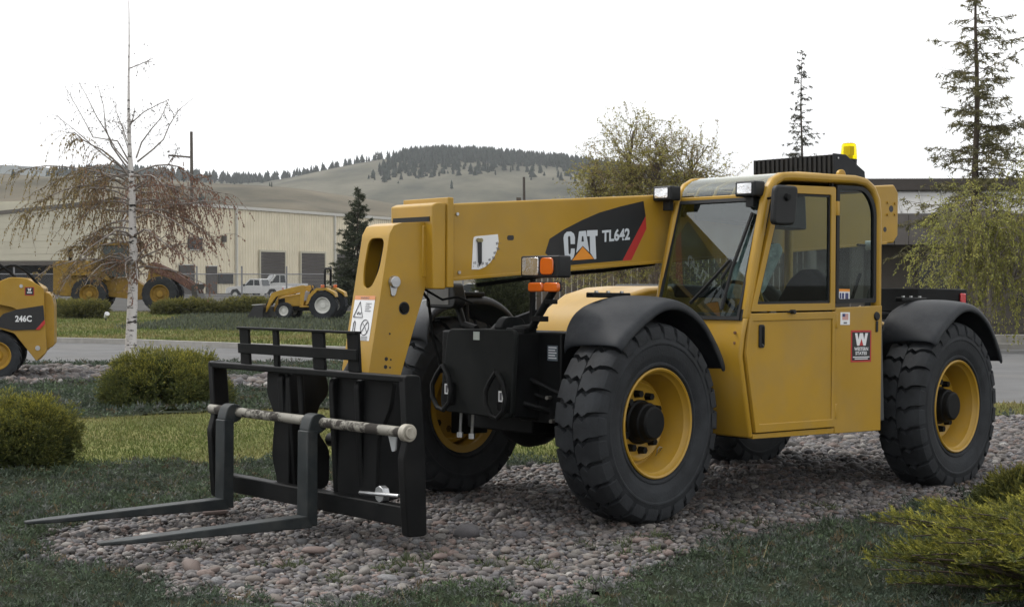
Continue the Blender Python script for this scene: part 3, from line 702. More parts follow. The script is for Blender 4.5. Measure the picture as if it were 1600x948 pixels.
for v in (-0.10, 0.03): MB().cyl((0.60, v, 0.66), (0.60, v - 0.01, 0.50), 0.010, None, 8).cyl((0.60, v - 0.01, 0.52), (0.60, v - 0.01, 0.485), 0.022, None, 6).build('hydraulic_fitting', STEEL, TH)
# data plate on the frame side
dp = MB().box((0.4225, 0.59, 1.03), (0.4245, 0.69, 1.13)).build('data_plate', mat('plate_grey', (0.09, 0.11, 0.13), 0.4, var=0.05), TH)
for k in range(5): MB().box((0.4246, 0.60, 1.045 + k * 0.017), (0.4251, 0.68 - 0.015 * (k % 2), 1.051 + k * 0.017)).build('plate_line', WHT, dp)
# hoses hanging under the frame and along the far wheel
for pts, r in (([(0.5, 0.45, 0.92), (0.42, 0.70, 0.82), (0.2, 0.76, 0.86), (-0.1, 0.74, 0.90)], 0.016), ([(0.5, 0.4, 0.84), (0.35, 0.66, 0.74), (0.1, 0.72, 0.80)], 0.014), ([(0.55, 0.5, 0.75), (0.3, 0.7, 0.66), (0.05, 0.68, 0.7)], 0.018),
               ([(0.95, -0.12, 1.50), (0.80, -0.22, 1.42), (0.72, -0.27, 1.15), (0.66, -0.24, 0.92)], 0.011), ([(1.0, 0.0, 1.49), (0.86, 0.02, 1.42), (0.75, 0.04, 1.44), (0.62, 0.03, 1.40)], 0.008)):
    MB().tube(pts, r, 8).build('hydraulic_hose', BLK, TH)
fittm = mat('dull_fitting', (0.22, 0.21, 0.19), 0.4, metal=0.7, var=0.2)
for (x, y, z) in ((0.44, 0.62, 0.79), (0.40, 0.73, 0.72), (0.44, 0.66, 0.64)): MB().cyl((x - 0.03, y, z), (x + 0.03, y + 0.02, z), 0.013, None, 8).build('hose_coupling', fittm, TH)

# --- boom
def zt(x): return 2.046 + (0.958 - x) * 0.0808
def zb(x): return 1.545 + (0.958 - x) * 0.0835
boom = MB().prism([(0.985, zb(0.985)), (0.985, zt(0.985)), (-3.70, zt(-3.70)), (-3.76, zt(-3.76) - 0.07), (-3.76, zb(-3.76) + 0.06), (-3.70, zb(-3.70))], 'y', -0.20, 0.22).build('boom', YEL, TH, 0.014, 3)
MB().prism([(0.98, zb(0.98) - 0.004), (0.98, zb(0.98) + 0.016), (-3.6, zb(-3.6) + 0.016), (-3.6, zb(-3.6) - 0.004)], 'y', -0.212, 0.232).build('boom_seam_strip', YEL, boom, 0.003)
MB().prism(rpoly([(1.105, 1.488), (1.118, 2.030), (1.075, 2.048), (1.006, 2.048), (1.003, 1.488)], 0.012, 3), 'y', -0.222, 0.246).build('boom_wear_frame', YEL, boom, 0.012, 3)
MB().prism(rpoly([(1.002, 1.500), (1.005, 2.084), (0.958, 2.084), (0.950, 1.500)], 0.008, 3), 'y', -0.240, 0.262).build('boom_collar', YEL, boom, 0.016, 3)
MB().box((1.106, -0.19, 1.925), (1.122, 0.215, 1.955)).build('wear_pad', DPL, boom)
MB().prism([(1.14, 1.56), (1.14, 1.90), (0.9, 1.96), (0.9, 1.56)], 'y', -0.150, 0.170).build('inner_boom', YEL, boom, 0.01)
# rear end: holes and bosses
for (x, z, r) in ((-3.66, zt(-3.66) - 0.20, 0.028), (-3.58, zb(-3.58) + 0.12, 0.022)): MB().cyl((x, 0.18, z), (x, 0.2215, z), r, None, 16).build('boom_hole', DEC, boom)
for (dx, dz) in ((-0.05, 0.045), (0.05, 0.05), (-0.05, -0.045), (0.05, -0.05)): MB().cyl((-3.66 + dx, 0.21, zt(-3.66) - 0.2 + dz), (-3.66 + dx, 0.232, zt(-3.66) - 0.2 + dz), 0.012, None, 6).build('boom_bolt', YEL, boom)
for (x, z) in ((0.90, 1.98), (0.88, 1.60)): MB().cyl((x, 0.21, z), (x, 0.231, z), 0.012, None, 6).build('boom_bolt', STEEL, boom)
hole = rpoly([(0.475, 1.823), (0.475, 1.856), (0.417, 1.858), (0.418, 1.825)], 0.014, 3)
MB().prism(hole, 'y', 0.2205, 0.2222).build('boom_hole', DEC, boom)
def flat(name, poly, m, parent, y, t=0.0012): return MB().prism(poly, 'y', y, y + t).build(name, m, parent, smooth=0)
flat('boom_decal', [(0.138, 1.747), (0.1, 1.845), (-0.035, 1.916), (-0.197, 1.985), (-0.361, 2.045), (-0.564, 2.097), (-0.788, 2.146), (-0.811, 2.039), (-0.587, 1.713), (-0.284, 1.687), (0.006, 1.660)], DEC, boom, 0.2204)
flat('decal_stripe', [(-0.811, 2.039), (-0.82, 1.948), (-0.673, 1.718), (-0.587, 1.712)], REDP, boom, 0.2206)
lgt = mat('silver_print', (0.56, 0.60, 0.64), 0.45, var=0.05)
flat('logo_letter', [(-0.131, 1.816), (-0.13, 1.864), (-0.12, 1.888), (-0.092, 1.902), (-0.055, 1.898), (-0.032, 1.879), (-0.025, 1.855), (-0.038, 1.734), (-0.048, 1.71), (-0.071, 1.698), (-0.103, 1.708), (-0.119, 1.724), (-0.13, 1.755), (-0.129, 1.785), (-0.095, 1.784), (-0.092, 1.751), (-0.083, 1.741), (-0.073, 1.751), (-0.065, 1.86), (-0.074, 1.872), (-0.088, 1.865), (-0.092, 1.814)], lgt, boom, 0.2218)
flat('logo_letter', [(-0.168, 1.905), (-0.231, 1.912), (-0.266, 1.764), (-0.204, 1.806), (-0.144, 1.755)], lgt, boom, 0.2218)
flat('logo_letter', [(-0.195, 1.872), (-0.207, 1.873), (-0.213, 1.836), (-0.191, 1.834)], DEC, boom, 0.2231)
flat('logo_letter', [(-0.242, 1.915), (-0.342, 1.921), (-0.342, 1.881), (-0.321, 1.879), (-0.333, 1.719), (-0.316, 1.715), (-0.276, 1.759), (-0.269, 1.875), (-0.244, 1.873)], lgt, boom, 0.2218)
flat('logo_triangle', [(-0.204, 1.799), (-0.313, 1.718), (-0.108, 1.702)], ORP, boom, 0.2218)
text_on('TL642', (-0.385, 0.2218, 1.836), (-0.270, 0, 0.026), (0, 0, 1), 0.272, 0.086, lgt, boom, 'model_lettering', 0.035, 0.001)
ga = flat('angle_gauge', [(0.774, 1.621), (0.764, 1.813), (0.76, 1.832), (0.744, 1.84), (0.557, 1.86), (0.549, 1.809), (0.561, 1.757), (0.584, 1.711), (0.621, 1.669), (0.664, 1.639), (0.711, 1.623)], WHT, boom, 0.2206, 0.002)
flat('gauge_needle', [(0.732, 1.815), (0.698, 1.816), (0.696, 1.671), (0.711, 1.648), (0.725, 1.671)], DEC, boom, 0.227, 0.004)
for x in (0.728, 0.706): MB().cyl((x, 0.225, 1.815), (x, 0.238, 1.815), 0.014, None, 8).build('gauge_screw', mat('brass_screw', (0.25, 0.22, 0.12), 0.4, metal=0.7), boom)
for i, t in enumerate(('80', '70', '60', '50', '40', '30', '20', '10', '10')):
    a = R(84 - i * 12.2 if i < 8 else -14); rr = 0.155 + 0.012 * (i % 2)
    cx_, cz_ = 0.716 - 0.98 * rr * math.sin(a), 1.82 - rr * math.cos(a) - 0.004
    dx, dz = -math.cos(R(75)) , math.sin(R(75))
    text_on(t, (cx_ + 0.006, 0.2228, cz_ - 0.012), (-1, 0, 0.25), (0.25, 0, 1), 0.022, 0.018, GRYP, boom, 'gauge_number', 0.03, 0.0006)
    e = Vector((-math.sin(a), 0, -math.cos(a))); c0 = Vector((0.716, 0.2232, 1.82)) + e * 0.178; nrm = Vector((-e.z, 0, e.x)) * 0.0012
    MB().add([c0 - nrm, c0 + nrm, c0 + nrm + e * 0.012, c0 - nrm + e * 0.012], [(0, 1, 2, 3)]).build('gauge_tick', GRYP, boom, smooth=0)
MB().tube([(0.6, 0.05, 1.52), (0.3, 0.1, 1.56), (0.0, 0.12, 1.60), (-0.5, 0.12, 1.64), (-1.0, 0.12, 1.70)], 0.014, 8).build('boom_hose', BLK, boom)
MB().cyl((-3.3, -0.02, 0.95), (-2.0, -0.02, 1.78), 0.055, None, 16).build('lift_cylinder', BLK, TH)

# --- drooping boom head
NS, NF = 0.165, -0.145
prof = [(1.072, 1.922), (1.300, 1.910), (1.362, 1.890), (1.395, 1.835), (1.40, 1.80), (1.545, 0.94), (1.60, 0.62), (1.58, 0.50), (1.50, 0.46), (1.42, 0.52), (1.312, 0.881), (1.177, 1.291), (1.075, 1.59), (1.048, 1.64)]
head = MB().prism(prof, 'y', NF, NS).build('boom_head', YEL, TH, 0.018, 3)
sl = Vector((1.40 - 1.545, 0, 1.80 - 0.94)).normalized(); nn = Vector((sl.z, 0, -sl.x)); 
def on_head(v, s, off): return Vector((1.40, v, 1.80)) - sl * s + nn * off
# long slot in the front face
slot2 = rpoly([(-0.062, -0.01), (0.118, -0.01), (0.108, 0.20), (0.045, 0.315), (-0.04, 0.315), (-0.072, 0.2)], 0.06, 5)
c = MB(); nS = len(slot2)
c.add([on_head(v, s, 0.06) for v, s in slot2] + [on_head(v, s, -0.16) for v, s in slot2], [tuple(range(nS)), tuple(range(nS, 2 * nS))[::-1]] + [(i, (i + 1) % nS, nS + (i + 1) % nS, nS + i) for i in range(nS)])
cut(head, c)
cav = rpoly([(-0.118, -0.03), (0.138, -0.03), (0.138, 0.36), (-0.118, 0.36)], 0.03, 3); c = MB(); nC = len(cav)
c.add([on_head(v, s, -0.016) for v, s in cav] + [on_head(v, s, -0.24) for v, s in cav], [tuple(range(nC)), tuple(range(nC, 2 * nC))[::-1]] + [(i, (i + 1) % nC, nC + (i + 1) % nC, nC + i) for i in range(nC)])
cut(head, c)
MB().cyl(on_head(0.02, 0.34, -0.10), on_head(0.02, -0.02, -0.13), 0.055, None, 14).build('inner_rod', BLK, head)
# warning label on the front face
def quad_on_head(name, v0, v1, s0, s1, m, off): return MB().add([on_head(v0, s0, off), on_head(v1, s0, off), on_head(v1, s1, off), on_head(v0, s1, off)], [(0, 1, 2, 3)]).build(name, m, head, smooth=0)
quad_on_head('warning_label', -0.115, 0.115, 0.365, 0.655, WHT, 0.0015)
quad_on_head('warning_band', -0.115, 0.115, 0.365, 0.392, mat('pale_orange_print', (0.62, 0.26, 0.11), 0.5, var=0.05), 0.0022)
text_on('WARNING', on_head(-0.05, 0.388, 0.0024), (0, 1, 0), sl, 0.10, 0.016, GRYP, head, 'warning_text', 0.02, 0.0)
def line_on_head(pts, r=0.0035):
    MB().tube([on_head(v, s, 0.003) for v, s in pts], r, 4).build('pictogram', GRYP, head)
line_on_head([(-0.10, 0.505), (-0.045, 0.405), (0.005, 0.505), (-0.10, 0.505)]); line_on_head([(-0.065, 0.475), (-0.055, 0.49), (-0.045, 0.47), (-0.03, 0.49), (-0.02, 0.475)], 0.003)
line_on_head([(-0.085, 0.61), (-0.085, 0.545), (-0.075, 0.53), (-0.065, 0.545), (-0.065, 0.61), (-0.085, 0.61)])
line_on_head([(0.045 + 0.045 * math.cos(a), 0.57 + 0.05 * math.sin(a)) for a in np.linspace(0, 6.283, 17)], 0.003); line_on_head([(0.015, 0.60), (0.045, 0.56), (0.07, 0.535)], 0.003); line_on_head([(0.02, 0.545), (0.05, 0.57), (0.075, 0.60)], 0.003)
for k in range(5): line_on_head([(0.02, 0.415 + k * 0.012), (0.085 - 0.02 * (k % 2), 0.415 + k * 0.012)], 0.0018)
for k in range(3): line_on_head([(0.02, 0.63 + k * 0.009), (0.09, 0.63 + k * 0.009)], 0.0016)
# bosses and holes on the near side
MB().cyl((1.36, NS, 1.53), (1.36, NS + 0.03, 1.53), 0.042, 0.036, 20).prism(rpoly([(1.325, 1.53), (1.395, 1.53), (1.383, 1.44), (1.352, 1.44)], 0.012, 3), 'y', NS, NS + 0.012).build('pin_cap', STEEL, head, 0.004)
MB().cyl((1.275, NS - 0.01, 1.363), (1.275, NS + 0.0015, 1.363), 0.042, None, 22).build('side_hole', DEC, head)
MB().cyl((1.275, NS, 1.363), (1.275, NS + 0.012, 1.363), 0.034, 0.03, 18).build('rubber_plug', BLK, head)
for (x, z, r) in ((1.385, 1.20, 0.007), (1.41, 1.04, 0.013), (1.415, 0.99, 0.013), (1.375, 1.035, 0.007), (1.38, 0.985, 0.007)): MB().cyl((x, NS - 0.01, z), (x, NS + 0.0012, z), r, None, 10).build('side_hole', DEC, head)
# tilt cylinder and link inside the head
MB().cyl((1.25, 0.0, 1.45), (1.66, 0.0, 0.80), 0.05, None, 14).build('tilt_cylinder', BLK, TH)

# --- fork carriage
CX0 = 1.92
def tilt(p):                                  # the carriage leans back a little
    return (p[0] - (0.98 - p[2]) * 0.07, p[1], p[2])
def cprism(mb, poly, y0, y1):                 # poly in x,z
    return mb.prism([tilt((x, 0, z))[::2] for x, z in poly], 'y', y0, y1)
ca = MB()
cprism(ca, [(1.87, 0.945), (1.965, 0.945), (1.965, 0.985), (1.87, 0.985)], -1.135, 1.135)                # top bar
cprism(ca, [(1.90, 0.125), (1.99, 0.125), (1.99, 0.24), (1.90, 0.24)], -1.05, 1.10)                       # lower bar
for (y0, y1) in ((1.085, 1.15), (-1.15, -1.085)):
    cprism(ca, rpoly([(1.86, 0.07), (1.995, 0.07), (2.00, 0.52), (1.965, 0.62), (1.965, 0.99), (1.855, 0.99), (1.845, 0.55)], 0.02, 2), y0, y1)
cprism(ca, [(1.885, 0.2), (1.91, 0.2), (1.91, 0.95), (1.885, 0.95)], -0.105, -0.055)                       # slim middle post
carr = ca.build('fork_carriage', BLK, TH, 0.008)
# shaped hanger plates between carriage and head
def plate(y0, y1, out, m=BLK): return MB().prism([tilt((x, 0, z))[::2] for x, z in out], 'y', y0, y1).build('hanger_plate', m, carr, 0.006)
P1 = rpoly([(1.90, 0.945), (1.62, 0.945), (1.60, 0.80), (1.70, 0.72), (1.70, 0.55), (1.62, 0.45), (1.64, 0.20), (1.90, 0.16)], 0.06, 4)
P2 = rpoly([(1.90, 0.945), (1.52, 0.93), (1.44, 0.82), (1.46, 0.62), (1.52, 0.40), (1.58, 0.22), (1.90, 0.16)], 0.07, 4)
for (y0, y1) in ((-0.36, -0.30), (-0.26, -0.21)): plate(y0, y1, P1)
for (y0, y1) in ((0.24, 0.29), (0.52, 0.57)): plate(y0, y1, P2)
MB().prism([tilt((1.885, y, z))[1:] for y, z in rpoly([(-0.52, 0.95), (-0.24, 0.95), (-0.24, 0.19), (-0.36, 0.19), (-0.45, 0.40), (-0.42, 0.66), (-0.52, 0.80)], 0.03, 3)], 'x', 1.84, 1.875).build('hanger_plate', BLK, carr, 0.006)
MB().prism(rpoly([(0.20, 0.95), (0.88, 0.95), (0.84, 0.78), (0.72, 0.60), (0.70, 0.20), (0.30, 0.20), (0.26, 0.55)], 0.04, 3), 'x', 1.82, 1.852).build('hanger_plate', BLK, carr, 0.006)
MB().cyl((1.52, -0.3, 0.50), (1.52, 0.6, 0.50), 0.045, None, 16).cyl((1.50, 0.50, 0.80), (1.50, 0.62, 0.80), 0.05, None, 16).build('pivot_pin', BLK, carr)
# small light bracket plate beside the shaft end
MB().prism(rpoly([(0.90, 0.66), (0.99, 0.66), (0.985, 0.55), (0.95, 0.54)], 0.01, 2), 'x', 1.90, 1.91).build('small_tab', mat('pale_tab', (0.38, 0.40, 0.41), 0.5, var=0.1), carr)
# hanging shaft with collars
sh = MB().cyl(tilt((1.985, -1.10, 0.668)), tilt((1.985, 1.16, 0.668)), 0.031, None, 20).build('fork_shaft', SHAFT, carr)
MB().cyl(tilt((1.985, 1.15, 0.668)), tilt((1.985, 1.20, 0.668)), 0.05, 0.05, 24).cyl(tilt((1.985, 1.20, 0.668)), tilt((1.985, 1.215, 0.668)), 0.034, None, 24).build('shaft_cap', mat('cream_cap', (0.33, 0.31, 0.26), 0.5, var=0.15, dirt=(0.12, 0.1, 0.08), dirt_amt=0.8, dirt_scale=14), carr, 0.004)
MB().cyl((1.80, 0.72, 0.285), (1.845, 0.72, 0.285), 0.05, None, 8).cyl((1.845, 0.52, 0.275), (1.845, 0.92, 0.295), 0.012, None, 8).build('locking_pin', STEEL, carr, 0.004, loc=(0.075, 0.12, 0.0))
# load backrest of flat bars
lb = MB()
for (y0, y1) in ((-0.755, -0.64), (-0.335, -0.275), (0.135, 0.265), (0.525, 0.645)): cprism(lb, [(1.915, 0.985), (1.935, 0.985), (1.935, 1.215), (1.915, 1.215)], y0, y1)
cprism(lb, [(1.937, 1.055), (1.952, 1.055), (1.952, 1.12), (1.937, 1.12)], -0.755, 0.645)
cprism(lb, [(1.905, 1.212), (1.955, 1.212), (1.955, 1.228), (1.905, 1.228)], -0.755, 0.645)
lb.build('load_backrest', BLK, carr, 0.004)
# two forks
def fork(vc):
    w = 0.057; b = MB()
    hx = 2.035
    b.prism([(2.00, 0.62), (2.075, 0.62), (2.075, 0.62), (2.075, 0.10), (2.06, 0.065), (2.02, 0.045), (1.995, 0.045)], 'y', vc - w, vc + w)
    # tapered blade
    n = 9; vs = []
    for i in range(n):
        t = i / (n - 1); x = 2.03 + t * 1.355
        zt_ = 0.108 - 0.048 * t; zb_ = 0.034 + 0.008 * t; hw = w if t < 0.9 else w * (1 - 0.55 * ((t - 0.9) / 0.1) ** 2)
        vs += [(x, vc - hw, zb_), (x, vc + hw, zb_), (x, vc + hw, zt_), (x, vc - hw, zt_)]
    fs = [(i * 4 + j, i * 4 + (j + 1) % 4, (i + 1) * 4 + (j + 1) % 4, (i + 1) * 4 + j) for i in range(n - 1) for j in range(4)] + [(3, 2, 1, 0), tuple((n - 1) * 4 + j for j in range(4))]
    b.add(vs, fs)
    b.prism(rpoly([(1.975, 0.60), (2.07, 0.60), (2.06, 0.66), (2.035, 0.715), (1.985, 0.725), (1.93, 0.70), (1.925, 0.64)], 0.03, 3), 'y', vc - w * 0.95, vc + w * 0.95)
    return b.build('fork', FORK, carr, 0.008)
fork(-0.775); fork(0.245)

# --- lamps on bent tubes in front
def lamp_post(foot, knee, top, house_c, m_side):
    p = MB().tube([foot, Vector(foot).lerp(Vector(knee), 0.6) , knee, Vector(knee).lerp(Vector(top), 0.12), top], 0.026, 10).build('lamp_bracket', BLK, TH)
    return p
lp = lamp_post((0.50, 0.34, 1.225), (0.50, 0.52, 1.245), (0.50, 0.76, 1.52), None, 1)
MB().box((0.44, 0.32, 1.20), (0.56, 0.50, 1.24)).build('bracket_foot', BLK, lp, 0.008)
MB().box((0.46, 0.56, 1.285), (0.54, 0.64, 1.32)).box((0.47, 0.68, 1.40), (0.53, 0.74, 1.43)).build('bracket_clip', BLK, lp, 0.004)
# vertical tube that carries the headlamp
MB().box((0.455, 0.475, 1.22), (0.485, 0.50, 1.60)).build('lamp_support', BLK, lp)
hl = MB().prism(rpoly([(0.450, 1.570), (0.832, 1.570), (0.832, 1.712), (0.450, 1.712)], 0.015, 3), 'x', 0.44, 0.545).build('headlamp', DPL, TH, 0.008)
MB().prism(rpoly([(0.470, 1.585), (0.632, 1.585), (0.632, 1.700), (0.470, 1.700)], 0.012, 3), 'x', 0.545, 0.551).build('headlamp_lens', LENS, hl, 0.003)
MB().prism(rpoly([(0.655, 1.588), (0.785, 1.588), (0.785, 1.698), (0.655, 1.698)], 0.035, 4), 'x', 0.545, 0.556).build('turn_signal', AMB, hl, 0.006)
for y0 in (0.535, 0.690):
    r_ = MB().prism(rpoly([(y0, 1.478), (y0 + 0.145, 1.478), (y0 + 0.145, 1.538), (y0, 1.538)], 0.022, 4), 'x', 0.53, 0.556).build('amber_reflector', AMB, TH, 0.008)
    MB().box((0.515, y0 + 0.005, 1.482), (0.5298, y0 + 0.14, 1.542)).build('reflector_base', DPL, r_, 0.004)
# far side lamp and mirror seen from behind
fl = MB().tube([(0.36, -0.25, 1.22), (0.36, -0.40, 1.25), (0.36, -0.49, 1.42)], 0.026, 10).build('lamp_bracket', BLK, TH)
MB().prism(rpoly([(-0.72, 1.36), (-0.40, 1.36), (-0.36, 1.40), (-0.40, 1.54), (-0.70, 1.54)], 0.04, 4), 'x', 0.36, 0.46).build('headlamp', DPL, TH, 0.02)
MB().box((0.461, -0.68, 1.385), (0.464, -0.44, 1.50)).build('headlamp_lens', mat('dim_lens', (0.06, 0.06, 0.055), 0.25, var=0.2), fl)
# small frame clutter between boom and front plate
MB().prism(rpoly([(0.25, 1.22), (0.50, 1.22), (0.44, 1.31), (0.30, 1.31)], 0.04, 4), 'y', 0.10, 0.18).build('hose_clamp', BLK, TH, 0.006)
MB().prism([(0.05, 1.225), (0.44, 1.225), (0.40, 1.26), (0.05, 1.36)], 'y', 0.0, 0.05).build('frame_gusset', BLK, TH, 0.006)
MB().box((-0.2, 0.62, 1.22), (-0.16, 0.70, 1.30)).build('frame_bracket', BLK, TH, 0.004)

# --- engine hood on the far side
hd = MB(); prof = [(-0.22, 1.05), (-0.24, 1.20), (-0.36, 1.36), (-0.55, 1.475), (-0.76, 1.528), (-1.0, 1.545), (-1.2, 1.548), (-2.6, 1.50), (-2.75, 1.40), (-2.78, 0.75), (-0.30, 0.75)]
hd.prism([(x - 0.62 if x > -2 else x - 0.3, z) for x, z in prof], 'y', -1.10, -0.30)
hd.build('engine_hood', YEL, TH, 0.06, 4)
MB().prism([(-1.63, 1.53), (-1.65, 1.562), (-2.9, 1.53), (-2.9, 1.45), (-1.63, 1.45)], 'y', -1.0, -0.295).build('engine_cover_panel', DPL, TH, 0.02)
MB().box((-1.5, -0.32, 1.10), (-0.90, -0.27, 1.25)).build('hood_latch_rail', BLK, TH, 0.006)

# --- cab
V0, V1 = 0.30, 1.20
fpan = [(-0.865, 0.505), (-0.752, 1.06), (-0.775, 1.20), (-0.812, 1.325), (-0.85, 1.325), (-0.815, 1.20), (-0.795, 1.06), (-0.905, 0.505)]
cab = MB().prism(fpan, 'y', V0, V1).build('cab', YEL, TH, 0.022, 3)
tag(cab, 'yellow steel operator cab beside the boom')
MB().prism([(-0.895, 0.500), (-1.746, 0.500), (-1.746, 0.540), (-0.900, 0.533)], 'y', 1.10, V1 - 0.001).build('door_sill', YEL, cab, 0.004)
MB().prism([(-1.749, 0.498), (-2.278, 0.498), (-2.278, 1.413), (-1.749, 1.392)], 'y', 1.165, V1).build('rear_side_panel', YEL, cab, 0.006)
MB().box((-2.278, V0, 0.51), (-2.24, 1.164, 1.40)).build('rear_panel', YEL, cab, 0.004)
MB().box((-2.25, V0, 0.50), (-0.88, 1.16, 0.55)).build('cab_floor', BLK, cab)
MB().box((-2.235, V0, 0.56), (-0.83, V0 + 0.03, 1.32)).build('inner_side_panel', YEL, cab)
path = [(-0.835, 1.30), (-0.90, 1.60), (-1.025, 2.11), (-1.055, 2.19), (-1.105, 2.255), (-1.18, 2.292), (-1.28, 2.302), (-1.98, 2.318), (-2.09, 2.306), (-2.175, 2.262), (-2.225, 2.185), (-2.245, 2.08), (-2.25, 1.395)]
def flat_tube(pts, y0, y1, th):
    """rounded square tube along an x,z path"""
    o = []; i_ = []
    n = len(pts)
    for k in range(n):
        a = Vector(pts[max(k - 1, 0)]); c_ = Vector(pts[min(k + 1, n - 1)]); d = (c_ - a).normalized(); nr = Vector((-d.y, d.x)); p = Vector(pts[k])
        o.append(p - nr * th / 2); i_.append(p + nr * th / 2)
    vs = []; 
    for k in range(n): vs += [(o[k].x, y0, o[k].y), (o[k].x, y1, o[k].y), (i_[k].x, y1, i_[k].y), (i_[k].x, y0, i_[k].y)]
    fs = [(k * 4 + j, k * 4 + (j + 1) % 4, (k + 1) * 4 + (j + 1) % 4, (k + 1) * 4 + j) for k in range(n - 1) for j in range(4)] + [(0, 1, 2, 3), tuple((n - 1) * 4 + j for j in range(4))]
    return MB().add(vs, fs)
flat_tube(path, 1.13, 1.2, 0.062).build('roll_frame', YEL, cab, 0.022, 3, smooth=50)
flat_tube(path, V0, V0 + 0.06, 0.062).build('roll_frame', YEL, cab, 0.022, 3, smooth=50)
MB().box((-2.25, V0 + 0.06, 2.24), (-2.19, 1.13, 2.30)).build('rear_header', YEL, cab, 0.01)
MB().box((-1.075, V0 + 0.06, 2.135), (-1.03, 1.13, 2.175)).build('windshield_header', YEL, cab, 0.008)
MB().prism([(-1.38, 2.31), (-1.40, 2.345), (-2.05, 2.352), (-2.20, 2.30), (-2.20, 2.28), (-1.38, 2.28)], 'y', V0 + 0.03, 1.14).build('roof_panel', YEL, cab, 0.012)
# curved roof window in front with the bars under it
rg = [(-1.035, 2.178), (-1.050, 2.215), (-1.085, 2.262), (-1.14, 2.298), (-1.22, 2.322), (-1.385, 2.342)]
g_ = MB(); n = len(rg)
g_.add([(x, V0 + 0.035, z) for x, z in rg] + [(x, 1.135, z) for x, z in rg], [(i, i + 1, n + i + 1, n + i) for i in range(n - 1)])
go = g_.build('roof_window', GLSR, cab, smooth=60)
for k in range(4):
    v = 0.46 + 0.18 * k
    MB().tube([(-1.06, v, 2.15), (-1.12, v, 2.24), (-1.25, v, 2.285), (-1.4, v, 2.30)], 0.011, 8).build('roof_bar', YEL, cab)
MB().add([(-1.385, V0 + 0.06, 2.25), (-2.19, V0 + 0.06, 2.25), (-2.19, 1.13, 2.25), (-1.385, 1.13, 2.25)], [(0, 1, 2, 3)]).build('headliner', DPL, cab, smooth=0)
# windshield, rubber gasket, wiper
def ws(v, t, off=0.0):                         # t 0 at the foot, 1 at the head of the screen
    d = Vector((-1.040 + 0.815, 0, 2.150 - 1.325)).normalized(); nv = Vector((d.z, 0, -d.x))
    return Vector((-0.815, v, 1.325)).lerp(Vector((-1.040, v, 2.150)), t) + nv * off
def ws_frame(t0, t1, v0, v1, w, tw, off, name, m):
    out = [ws(v0, t0, off), ws(v1, t0, off), ws(v1, t1, off), ws(v0, t1, off)]; inn = [ws(v0 + w, t0 + tw, off), ws(v1 - w, t0 + tw, off), ws(v1 - w, t1 - tw, off), ws(v0 + w, t1 - tw, off)]
    b = MB().add(out + inn, [(i, (i + 1) % 4, 4 + (i + 1) % 4, 4 + i) for i in range(4)])
    o = b.build(name, m, cab, smooth=0); md = o.modifiers.new('solid', 'SOLIDIFY'); md.thickness = 0.012; md.offset = 0; return o
MB().add([ws(0.35, 0.0, 0.004), ws(1.14, 0.0, 0.004), ws(1.14, 0.995, 0.004), ws(0.35, 0.995, 0.004)], [(0, 1, 2, 3)]).build('windshield', GLW, cab, smooth=0)
ws_frame(-0.03, 0.995, 0.345, 1.15, 0.022, 0.03, 0.012, 'windshield_gasket', DPL)
wp = MB().tube([ws(0.68, 0.10, 0.03), ws(0.84, 0.27, 0.045), ws(0.985, 0.46, 0.04)], 0.012, 6).build('wiper_arm', DPL, cab)
MB().tube([ws(0.985, 0.46, 0.04), ws(1.00, 0.44, 0.035), ws(0.94, 0.30, 0.04)], 0.011, 6).build('wiper_link', DPL, wp)
MB().tube([ws(0.98, 0.05, 0.022), ws(1.01, 0.40, 0.03), ws(1.09, 0.86, 0.022)], 0.013, 6).build('wiper_blade', DPL, wp)
# lower gap shield between frame tube and screen, near A pillar
MB().prism([(-0.80, 1.30), (-0.86, 1.30), (-1.06, 2.14), (-1.02, 2.15)], 'y', 1.142, 1.17).build('pillar_filler', DPL, cab)
# door: pressed lower panel and framed upper window
dlow = [(-0.908, 0.541), (-0.803, 1.090), (-0.849, 1.349), (-1.735, 1.366), (-1.742, 0.548)]
door = MB().prism(dlow, 'y', 1.172, 1.204).build('door', YEL, TH, 0.005)
tag(door, 'yellow cab door with black recessed handle')
dl2 = [(-0.945, 0.600), (-0.838, 1.09), (-0.872, 1.298), (-1.700, 1.314), (-1.706, 0.605)]
MB().ring(dlow, dl2, 'y', 1.2045, 1.213).build('door_rim', YEL, door, 0.006, 3)
dup = rpoly([(-0.853, 1.362), (-1.112, 2.175), (-1.19, 2.236), (-1.732, 2.250), (-1.738, 1.378)], [0.01, 0.05, 0.03, 0.02, 0.01], 3)
dui = rpoly([(-0.918, 1.412), (-1.142, 2.125), (-1.200, 2.182), (-1.682, 2.192), (-1.688, 1.425)], [0.01, 0.04, 0.03, 0.015, 0.01], 3)
MB().ring(dup, dui, 'y', 1.172, 1.206).build('door_window_frame', YEL, door, 0.006)
dgi = [((p[0] + 1.35) * 0.955 - 1.35, (p[1] - 1.8) * 0.955 + 1.8) for p in dui]
MB().ring(dui, dgi, 'y', 1.178, 1.196).build('window_seal', DPL, door)
b = MB(); b.add([(x, 1.186, z) for x, z in dui], [tuple(range(len(dui)))]); b.build('door_window', GLS, door, smooth=0)
hb = MB().prism(rpoly([(-0.932, 1.118), (-0.985, 1.118), (-0.985, 1.275), (-0.932, 1.275)], 0.014, 3), 'y', 1.2045, 1.216).build('door_handle', DPL, door, 0.004)
MB().prism(rpoly([(-0.962, 1.135), (-0.978, 1.135), (-0.978, 1.262), (-0.962, 1.262)], 0.004, 2), 'y', 1.2162, 1.224).build('door_handle', BLK, door, 0.003)
MB().cyl((-0.967, 1.216, 1.14), (-0.967, 1.221, 1.14), 0.008, None, 10).build('key_lock', STEEL, door)
